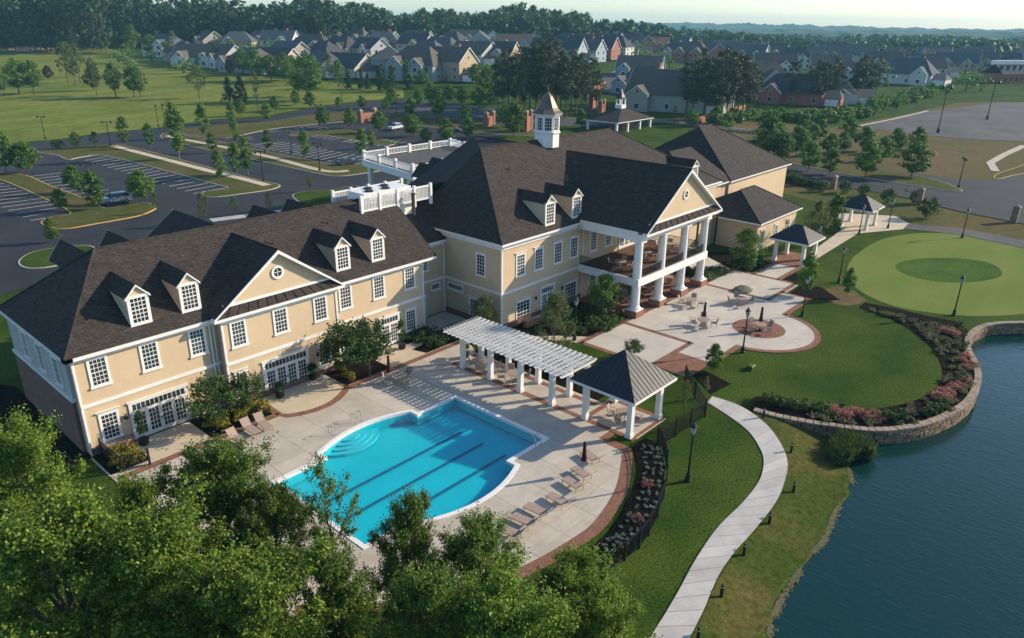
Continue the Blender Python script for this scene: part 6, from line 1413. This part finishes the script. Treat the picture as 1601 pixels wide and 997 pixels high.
# ================================================================ houses of the village
HM = {}
def c2w(X, Y): return (X*CT+Y*ST, -X*ST+Y*CT)
for k, c in dict(cream=(.46,.40,.30), grey=(.27,.30,.30), white=(.50,.50,.46), tan=(.38,.30,.21), brick=(.30,.12,.08), blue=(.27,.33,.36), sage=(.30,.34,.28)).items(): HM[k] = mat('house_'+k, c, .9, tuple(x*1.12 for x in c), .4)
for k, c in dict(char=(.055,.055,.058), brown=(.10,.085,.07), slate=(.075,.085,.09), red=(.20,.08,.055)).items(): HM['r_'+k] = mat('roof_'+k, c, .95, tuple(x*1.25 for x in c), .7, fine=.2, fscale=3)
HOUSES = []
def house(p, rz, w=13., d=10., h=5.6, rh=4.2, wall='cream', roof='brown', label='', gables=((-.25,5.,2.),), storeys=2, garage=False, chimney=True, porch=False, bay=None):
    """house with front on -y: gabled main roof, front gables (offset, width, projection), windows and doors"""
    u, v = p; o = thing('village_house', label, 'house', (u,v,terr(u,v)-.1), rz, 'houses of the village behind the clubhouse')
    W_, R_ = HM[wall], HM['r_'+roof]; a, b = w/2, d/2
    e = .45; k = rh/b
    hp = b*.75 if rnd.random() < .45 else -e
    mb = MB(); mb.add([(-a-e,-b-e,h-e*k),(a+e,-b-e,h-e*k),(a-hp,0,h+rh),(-a+hp,0,h+rh),(a+e,b+e,h-e*k),(-a-e,b+e,h-e*k)], [(0,1,2,3),(3,2,4,5)]+([(1,4,2),(5,0,3)] if hp > 0 else [])); rf = mb.build('roof', R_, o)
    mb = MB(); mb.box(-a,a,-b,b,0,h)
    if hp < 0: mb.add([(-a,-b,h),(-a,b,h),(-a,0,h+rh)], [(0,2,1)]); mb.add([(a,-b,h),(a,b,h),(a,0,h+rh)], [(0,1,2)])
    mb.build('wall', W_, o)
    t = MB()
    for s in ((-1,1) if hp < 0 else ()):
        x = s*(a+e)
        for y in (-1,1): t.hexa([(x-.12,y*(b+e),h-e*k-.3),(x+.12,y*(b+e),h-e*k-.3),(x+.12,0,h+rh-.3),(x-.12,0,h+rh-.3),(x-.12,y*(b+e),h-e*k-.02),(x+.12,y*(b+e),h-e*k-.02),(x+.12,0,h+rh-.02),(x-.12,0,h+rh-.02)])
    if hp < 0: tag(t.build('bargeboard', M['white'], o), kind='stuff')
    if chimney and rnd.random() < .35: MB().box(a*.4,a*.4+.9,.4,1.3,h+rh*.4,h+rh+1.1).build('chimney', HM['brick'], rf)
    def win(x, y, z, ww=1.1, hh=1.5, side=None):
        f = MB(); g_ = MB()
        if side is None: f.box(x-ww/2-.1,x+ww/2+.1,y-.06,y+.02,z-.1,z+hh+.1); g_.box(x-ww/2,x+ww/2,y-.075,y-.05,z,z+hh)
        elif side == 'b': f.box(x-ww/2-.1,x+ww/2+.1,y-.02,y+.06,z-.1,z+hh+.1); g_.box(x-ww/2,x+ww/2,y+.05,y+.075,z,z+hh)
        else: f.box(x-.02 if side > 0 else x-.06, x+.06 if side > 0 else x+.02, y-ww/2-.1,y+ww/2+.1,z-.1,z+hh+.1); g_.box(x+.05 if side > 0 else x-.075, x+.075 if side > 0 else x-.05, y-ww/2,y+ww/2,z,z+hh)
        fo_ = f.build('window', M['white'], o); g_.build('pane', M['glass'], fo_)
    for st_ in range(storeys):
        z = 1.0+st_*2.75
        for q in (-.35,.05,.38): win(w*q, -b, z); win(w*q, b, z, side='b')
        for q in (-.25,.22): win(a, d*q, z, side=1); win(-a, d*q, z, side=-1)
    if hp < 0: win(a, 0, h+.6, .9, 1.2, 1); win(-a, 0, h+.6, .9, 1.2, -1)
    for off, gw, pr in gables:
        x = w*off; q = gw/2; gr = q*k*1.05; y0 = -b-pr
        mb = MB(); mb.box(x-q,x+q,y0,-b+.1,0,h); mb.add([(x-q,y0,h),(x+q,y0,h),(x,y0,h+gr)], [(0,1,2)]); mb.build('gable_wall', W_, o)
        mb = MB(); yb = -b+gr/k+1.0
        mb.add([(x-q-.35,y0-.35,h-.35*k),(x,y0-.35,h+gr),(x,yb,h+gr),(x-q-.35,yb,h-.35*k),(x+q+.35,y0-.35,h-.35*k),(x+q+.35,yb,h-.35*k)], [(0,1,2,3),(1,4,5,2)]); mb.build('gable_roof', R_, o)
        for st_ in range(storeys): win(x, y0, 1.0+st_*2.75, 1.5, 1.5)
        win(x, y0, h+.3, .8, .9)
        t = MB()
        for s in (-1,1): t.hexa([(x+s*(q+.4),y0-.42,h-.35*k-.3),(x+s*(q+.4),y0-.30,h-.35*k-.3),(x,y0-.30,h+gr-.3),(x,y0-.42,h+gr-.3),(x+s*(q+.4),y0-.42,h-.35*k),(x+s*(q+.4),y0-.30,h-.35*k),(x,y0-.30,h+gr),(x,y0-.42,h+gr)])
        tag(t.build('bargeboard', M['white'], o), kind='stuff')
    MB().box(w*.16-.5,w*.16+.5,-b-.05,-b+.02,.1,2.2).build('door', HM['brick'], o)
    if garage:
        g_ = MB(); g_.box(a,a+6,-b+1,b-2,0,2.9); g_.build('garage', W_, o); g2 = MB(); g2.add([(a-.2,-b+.6,2.8),(a+6.3,-b+.6,2.8),(a+4.5,-.5,5.2),(a-.2,-.5,5.2),(a+6.3,b-1.6,2.8),(a-.2,b-1.6,2.8)], [(0,1,2,3),(3,2,4,5),(1,4,2)]); g2.build('garage_roof', R_, o); MB().box(a+.8,a+5.2,-b+.94,-b+1,.1,2.4).build('garage_door', M['white'], o)
    HOUSES.append(o); return o
# lit gables face the sun; turns are given from the clubhouse axis
hs = [ # pixel-free ground spots, turn, size, wall, roof, extras
 ((177.91,394.81),.9,14,11,5.6,4.4,'white','slate',((.2,6,2),)),((173.40,365.24),.4,16,11,4.,4.6,'cream','brown',((-.3,5,2),)),((169.81,342.00),.7,18,11,4.,4.8,'white','brown',((-.2,6,3),(.3,5,2))),((174.33,330.83),.6,17,11,4.,5,'white','brown',((.25,5,2),)),((174.45,307.15),.5,18,12,4.,5,'grey','brown',((-.3,6,3),)),((181.61,300.66),.8,16,11,4.2,4.8,'cream','char',((.2,5,2),)),((215.21,390.54),1.1,13,10,5.6,4.2,'tan','slate',((-.2,5,2),)),((236.70,402.28),.9,14,10,5.6,4,'white','brown',((.2,5,2),)),((207.56,407.07),.5,14,10,5.6,4,'cream','brown',((.2,5,2),)),
 ((203.34,323.15),.6,17,12,4.2,5.2,'cream','slate',((.2,6,3),)),((232.22,347.49),.9,16,11,5.6,4.5,'tan','char',((.25,5,2),)),((235.34,327.12),.7,15,10,5.6,4.4,'cream','char',((-.2,5,2),(.3,4.5,1.5))),((195.04,269.67),.65,20,12,3.6,4.8,'cream','char',((-.35,6,3),)),((188.25,275.88),.6,15,11,4.,5,'blue','slate',((-.2,5,3),)),((242.12,312.69),.5,17,10,5.6,4.2,'white','char',((.3,5,2),)),((273.38,341.39),1.0,14,10,5.6,4.4,'brick','slate',((.1,5,2),)),((208.72,257.15),.7,15,12,6.4,4.6,'blue','slate',((-.3,6,2),)),((209.19,239.11),.75,17,13,5.8,6.,'grey','brown',((-.22,7,3),(.2,6,2.5))),((218.34,230.68),.7,14,11,7.,4.6,'tan','brown',((-.4,4.5,2),)),((276.91,317.91),.8,14,10,5.6,4.4,'cream','char',((.2,5,2),)),((356.48,420.27),.9,13,10,5.6,4.2,'cream','char',((.2,5,2),)),((272.63,294.37),.6,17,11,5,4.8,'grey','slate',((-.1,5,2),)),((271.99,269.90),.7,18,12,4.2,5,'white','brown',((-.35,6,3),)),((361.67,367.01),1.0,14,10,5.6,4.5,'cream','brown',((.2,5,2),)),((362.44,344.70),1.0,14,10,5.6,4.5,'white','char',((.2,5,2),)),((275.75,259.26),.7,16,11,5.,4.6,'tan','char',((.2,5,2),)),
 ((312.68,280.38),1.0,15,11,5.6,4.8,'cream','brown',((-.2,6,2),(.25,5,1.5))),((410.51,351.71),.9,15,10,5.6,4.6,'white','slate',((.2,5,2),)),((309.00,247.53),.55,20,12,6.4,4.6,'blue','char',((-.3,7,3),)),((297.57,246.42),.9,10,8,4.5,4.,'brick','brown',((0,5,2),)),((360.37,269.22),.9,14,11,5.6,5.,'cream','char',((.2,5,2),(-.25,5,2))),((351.46,252.03),.9,14,11,5.6,5.,'brick','char',((.2,5,2),)),((390.96,269.20),.9,14,11,5.6,5.2,'white','char',((.2,5,2),(-.25,5,2))),((437.09,289.40),.9,14,11,5.8,5.4,'tan','char',((.2,5,2),)),((460.91,295.31),.9,12,11,5.6,5.,'brick','slate',((.1,5,2),)),((507.23,313.93),.9,14,12,5.2,4.,'brick','red',((.2,4,2),)),
 ((251.45,158.11),.75,15,12,4.,5.2,'grey','brown',((-.3,6,4),)),((224.29,131.19),.78,20,16,5.,6.4,'sage','brown',((-.3,7,3),)),((299.28,192.20),.7,15,11,4.,4.4,'blue','brown',((-.3,5,3),)),((407.63,227.58),.8,15,11,5.6,5.2,'brick','brown',((-.25,6,2),(.25,6,2))),((416.72,219.24),.8,15,12,5.4,5.2,'brick','slate',((.2,6,2),)),((450.83,224.26),.7,16,12,5.6,5.,'grey','slate',((.3,5,2),)),((456.06,214.89),.7,16,11,5.6,5.,'blue','slate',((.3,5,2),)),((289.68,129.56),1.0,14,11,6.4,5.6,'cream','brown',((.1,7,2),)),((370.27,160.90),.8,15,11,6.4,4.6,'white','char',((.2,5,2),)),((280.29,113.69),.75,18,12,4.,5.2,'brick','char',((-.25,7,3),)),((294.12,108.56),.6,20,11,3.6,3.4,'white','brown',((.3,5,2),)),((458.58,187.49),.8,15,11,6.,4.6,'white','char',((.2,5,2),)),((524.12,199.46),.8,16,11,5.6,4.6,'tan','slate',((.2,5,2),)),((562.13,198.37),.8,16,11,5.6,4.6,'grey','brown',((-.2,5,2),)),((560.72,182.64),.8,16,11,5.6,4.6,'cream','slate',((.2,5,2),)),((418.36,151.51),.8,15,11,5.,4.6,'cream','brown',((.2,5,2),)),((477.58,144.14),.8,16,11,5.6,4.6,'tan','char',((-.2,5,2),)),
 ((405.25,108.81),.65,18,12,4.6,6.,'white','slate',((.3,7,3),)),((464.39,115.84),.8,15,11,5.6,4.6,'cream','slate',((.2,5,2),)),((502.28,110.88),.8,17,11,5.6,4.8,'tan','slate',((-.2,5,2),(.25,5,2))),((527.45,105.77),.8,16,11,5.6,4.6,'cream','brown',((.2,5,2),)),((511.87,225.34),.8,15,10,5.6,4.4,'cream','brown',((.2,5,2),)),((603.61,172.43),.8,16,10,5.6,4.4,'cream','brown',((.2,5,2),)),((542.33,314.88),.8,14,10,5.6,4.4,'white','slate',((.2,5,2),)),((523.93,421.81),.9,14,10,5.6,4.4,'cream','slate',((.2,5,2),)),((558.05,423.92),.9,14,10,5.6,4.4,'white','brown',((.2,5,2),)),((489.85,445.93),.9,14,10,5.6,4.4,'cream','slate',((.2,5,2),)),((302.63,403.01),.9,14,10,5.6,4.4,'cream','brown',((.2,5,2),)),((272.83,421.19),.9,14,10,5.6,4.4,'cream','slate',((.2,5,2),)),((297.33,429.58),.9,14,10,5.6,4.4,'tan','slate',((.2,5,2),)),((236.26,383.81),.9,14,10,5.6,4.4,'white','slate',((.2,5,2),))]
rf_ = random.Random(21)
def w2a(p): X = p[0]*CT-p[1]*ST; Y = p[0]*ST+p[1]*CT; return 800+X/Y*1157/1.07, Y
taken = [Vector(t[0]) for t in hs]
for k in range(900):
    if len(hs) > 122: break
    a = rf_.uniform(300, 1560); Y = rf_.uniform(330, 640)
    if a < 480 and Y > 430: continue
    if a > 780 and Y < 300+ (a-780)*.12: continue
    if 930 < a < 1060 and Y < 420: continue
    q = Vector(c2w((a-800)/1157*Y*1.07, Y))
    if min((q-t).length for t in taken) < 21: continue
    taken.append(q); hs.append((tuple(q), .8, rf_.uniform(12,16), rf_.uniform(10,12), rf_.choice((5.6,5.6,4.2)), rf_.uniform(4,5), rf_.choice(('cream','white','tan','grey','cream','blue','sage')), rf_.choice(('char','brown','slate')), ((rf_.uniform(-.3,.3),rf_.uniform(4.5,6),2),)))
CW = dict(cream='cream', grey='grey', white='white', tan='tan', brick='brick', blue='grey blue', sage='pale sage'); CR_ = dict(char='charcoal', brown='brown', slate='slate', red='reddish')
cnt = {}
for p, rz, w_, d_, h_, rh, wc, rc, gb_ in sorted(hs, key=lambda t: imx(t[0])):
    rz = rz-2.05+R(rnd.uniform(-14,14)) if rnd.random() < .8 else rz+R(rnd.uniform(-10,10))
    o = house(p, rz, w_*1.3, d_*1.22, h_*1.08, rh*1.12, wc, rc, '', gb_, 2 if h_ > 5 else 1, garage=(w_ > 17 or rnd.random() < .5)); k = (wc, rc); cnt.setdefault(k, []).append(o)
for (wc, rc), L_ in cnt.items():
    for i, o in enumerate(L_): o['label'] = ('%s house with a %s roof in the village' % (CW[wc], CR_[rc])) if len(L_) == 1 else ('%s from the left of the %s village houses with %s roofs' % (ORD[i], CW[wc], CR_[rc]))
# long building at the right edge
p = (455.12,74.53); lb_ = thing('terrace_building', 'long dark roofed building with small dormers at the right picture edge', 'building', (*p,terr(*p)), -.55)
MB().box(-13,20,-6,6,0,4.2).build('wall', HM['brick'], lb_); MB().add([(-13.5,-6.5,4.1),(20.5,-6.5,4.1),(20.5,-1,8.6),(-13.5,-1,8.6),(20.5,6.5,4.1),(-13.5,6.5,4.1)], [(0,1,2,3),(3,2,4,5)]).build('roof', HM['r_char'], lb_)
MB().box(-12,20,-.8,3,8.2,10.2).build('parapet', M['white'], lb_)
for k in range(8):
    x = -11+k*4; o = MB().add([(x-.8,-4.6,5.6),(x+.8,-4.6,5.6),(x+.8,-4.6,7.1),(x,-4.6,7.9),(x-.8,-4.6,7.1)], [(0,1,2,3,4)]).build('dormer', M['white'], lb_); MB().add([(x-1,-4.7,7.0),(x,-4.7,8.0),(x,-1.4,8.0),(x-1,-2.4,7.0),(x+1,-4.7,7.0),(x+1,-2.4,7.0)], [(0,1,2,3),(1,4,5,2)]).build('dormer_roof', HM['r_char'], o); MB().box(x-.4,x+.4,-4.65,-4.6,5.9,6.9).build('pane', M['glass'], o)
for k in range(9): MB().box(-11+k*3.4,-9.8+k*3.4,-6.05,-6,1,2.6).build('window', M['glass'], lb_)
# ================================================================ woods that read as one mass
def wood(name, spots, label, leafm='leaf_far', q=200, seed=5, ln=1.5):
    rs = np.random.default_rng(seed); Vs, Fs, n0 = [], [], 0; tk = MB()
    for (u, v, h, r) in spots:
        z = terr(u, v); m_ = 16; c = shape_pts(rs, m_, 'round', h-1, r, h*.1); c = c + np.array([u, v, z]); V, F_ = leaf_cloud(rs, c, np.full(m_, r*.42)*(.7+.6*rs.random(m_)), q, ln, ln*.7)
        Vs.append(V); Fs.append(F_+n0); n0 += len(V); tk.tube((u,v,z-.3),(u,v,z+h*.7),.28,.12,5,cap=False)
    o = link(name, fastmesh(name, np.concatenate(Vs), np.concatenate(Fs), M[leafm])); tag(o, label, 'wood', kind='stuff')
    tag(tk.build('trunk', M['bark'], o), kind='stuff')
def spread(n, xa, xb, ya, yb, h, r, seed):
    rr = random.Random(seed); out = []
    for k in range(n):
        a = rr.uniform(xa, xb); Y = rr.uniform(ya, yb) if not callable(ya) else rr.uniform(ya(a), yb(a)); hv = .92+.09*math.sin(a*.021+seed)+.07*math.sin(a*.057+2*seed); out.append((*c2w((a-800)/1157*Y*1.07, Y), h*hv*rr.uniform(.75,1.2), r*rr.uniform(.8,1.2)))
    return out
wood('left_wood', spread(430, -300, 240, lambda a: 405+.0*a, lambda a: 520, 36, 6.5, 1) + spread(260, 220, 560, 450, 580, 27, 6.0, 2), 'dense dark wood beyond the golf course', q=240, ln=2.1)
wood('middle_wood', spread(420, 500, 900, 530, 720, 23, 6.5, 3), 'hazy wood behind the village houses', q=220, seed=6, ln=2.3)
wood('right_wood', spread(620, 800, 1750, 610, 800, 12, 6.0, 4) + spread(160, 780, 1000, 640, 800, 18, 6.5, 14) + spread(420, 850, 1800, 800, 1080, 12, 8.0, 24), 'hazy blue wood behind the right part of the village', q=170, seed=7, ln=2.9)
vill = []
rr_ = random.Random(12)
for k in range(260):
    a = rr_.uniform(250, 1560); Y = rr_.uniform(300, 560) if a < 800 else rr_.uniform(330, 640); vill.append((*c2w((a-800)/1157*Y*1.07, Y), rr_.uniform(5,10), rr_.uniform(2.,3.6)))
wood('garden_trees', vill, 'small trees scattered among the village gardens', 'leaf_mid', q=150, seed=8, ln=.9)
belt = []
for k in range(120):
    t = rr_.random(); b_ = spline([(204.55,104.94),(227.20,102.72),(237.90,90.82),(250.60,83.56),(288.47,83.70),(346.28,86.70),(378.50,85.00)], 8); p = b_[int(t*(len(b_)-1))]; belt.append((p[0]+rr_.uniform(-4,4), p[1]+rr_.uniform(-4,4), rr_.uniform(2.4,5), rr_.uniform(1.2,2.2)))
wood('shrub_belt', belt, 'belt of wild shrubs along the edge of the field', 'leaf_mid', q=260, seed=9, ln=.6)
# far ridge on the horizon
def ridge(name, Y0, zc, amp, seed, x0=-2600, x1=4200):
    rr = random.Random(seed); n = 1500; mb = MB(); top = []
    ph = [rr.random()*6 for _ in range(5)]
    for k in range(n+1):
        X = x0+(x1-x0)*k/n; t = X/900; z = zc+amp*(.5*math.sin(t+ph[0])+.3*math.sin(2.3*t+ph[1])+.15*math.sin(5.1*t+ph[2]))+(rr.random()**2)*4.5+1.5*math.sin(X*.031+ph[3])+1.2*math.sin(X*.083+ph[4]); top.append((X, z))
    vs = []
    for X, z in top:
        for Y, zz in ((Y0-260,-5),(Y0-120,z*.6),(Y0,z),(Y0+300,z*.3)): vs.append((*c2w(X,Y),zz))
    mb.add(vs, [(4*i+j,4*(i+1)+j,4*(i+1)+j+1,4*i+j+1) for i in range(n) for j in range(3)]); tag(mb.build(name, M['ridge'], smooth=True), kind='structure')
M['ridge'] = mat('wooded_ridge', (.020,.05,.02), 1, (.06,.10,.04), .02, detail=8, bump=1, bscale=.12)
ridge('wooded_ridge', 1350, 15, 5, 3); ridge('wooded_ridge', 1900, 22, 6, 5); ridge('wooded_ridge', 2900, 30, 9, 4, -4000, 6000)
# ================================================================ air
hz = bpy.data.materials.new('haze'); hz.use_nodes = True
def _hz():
    t = hz.node_tree; N = t.nodes; L = t.links
    N.remove(N['Principled BSDF']); v = N.new('ShaderNodeVolumePrincipled'); v.inputs['Color'].default_value = (.34,.78,1.0,1); v.inputs['Density'].default_value = .00017; v.inputs['Anisotropy'].default_value = .0
    L.new(v.outputs[0], N['Material Output'].inputs['Volume'])
_hz()
c_ = c2w(500, 1400); hb = MB(); P4 = [c2w(-5200,-500), c2w(6200,-500), c2w(6200,4000), c2w(-5200,4000)]
hb.prism(P4, -8, 72); tag(hb.build('haze', hz), kind='stuff')

clean_flags()
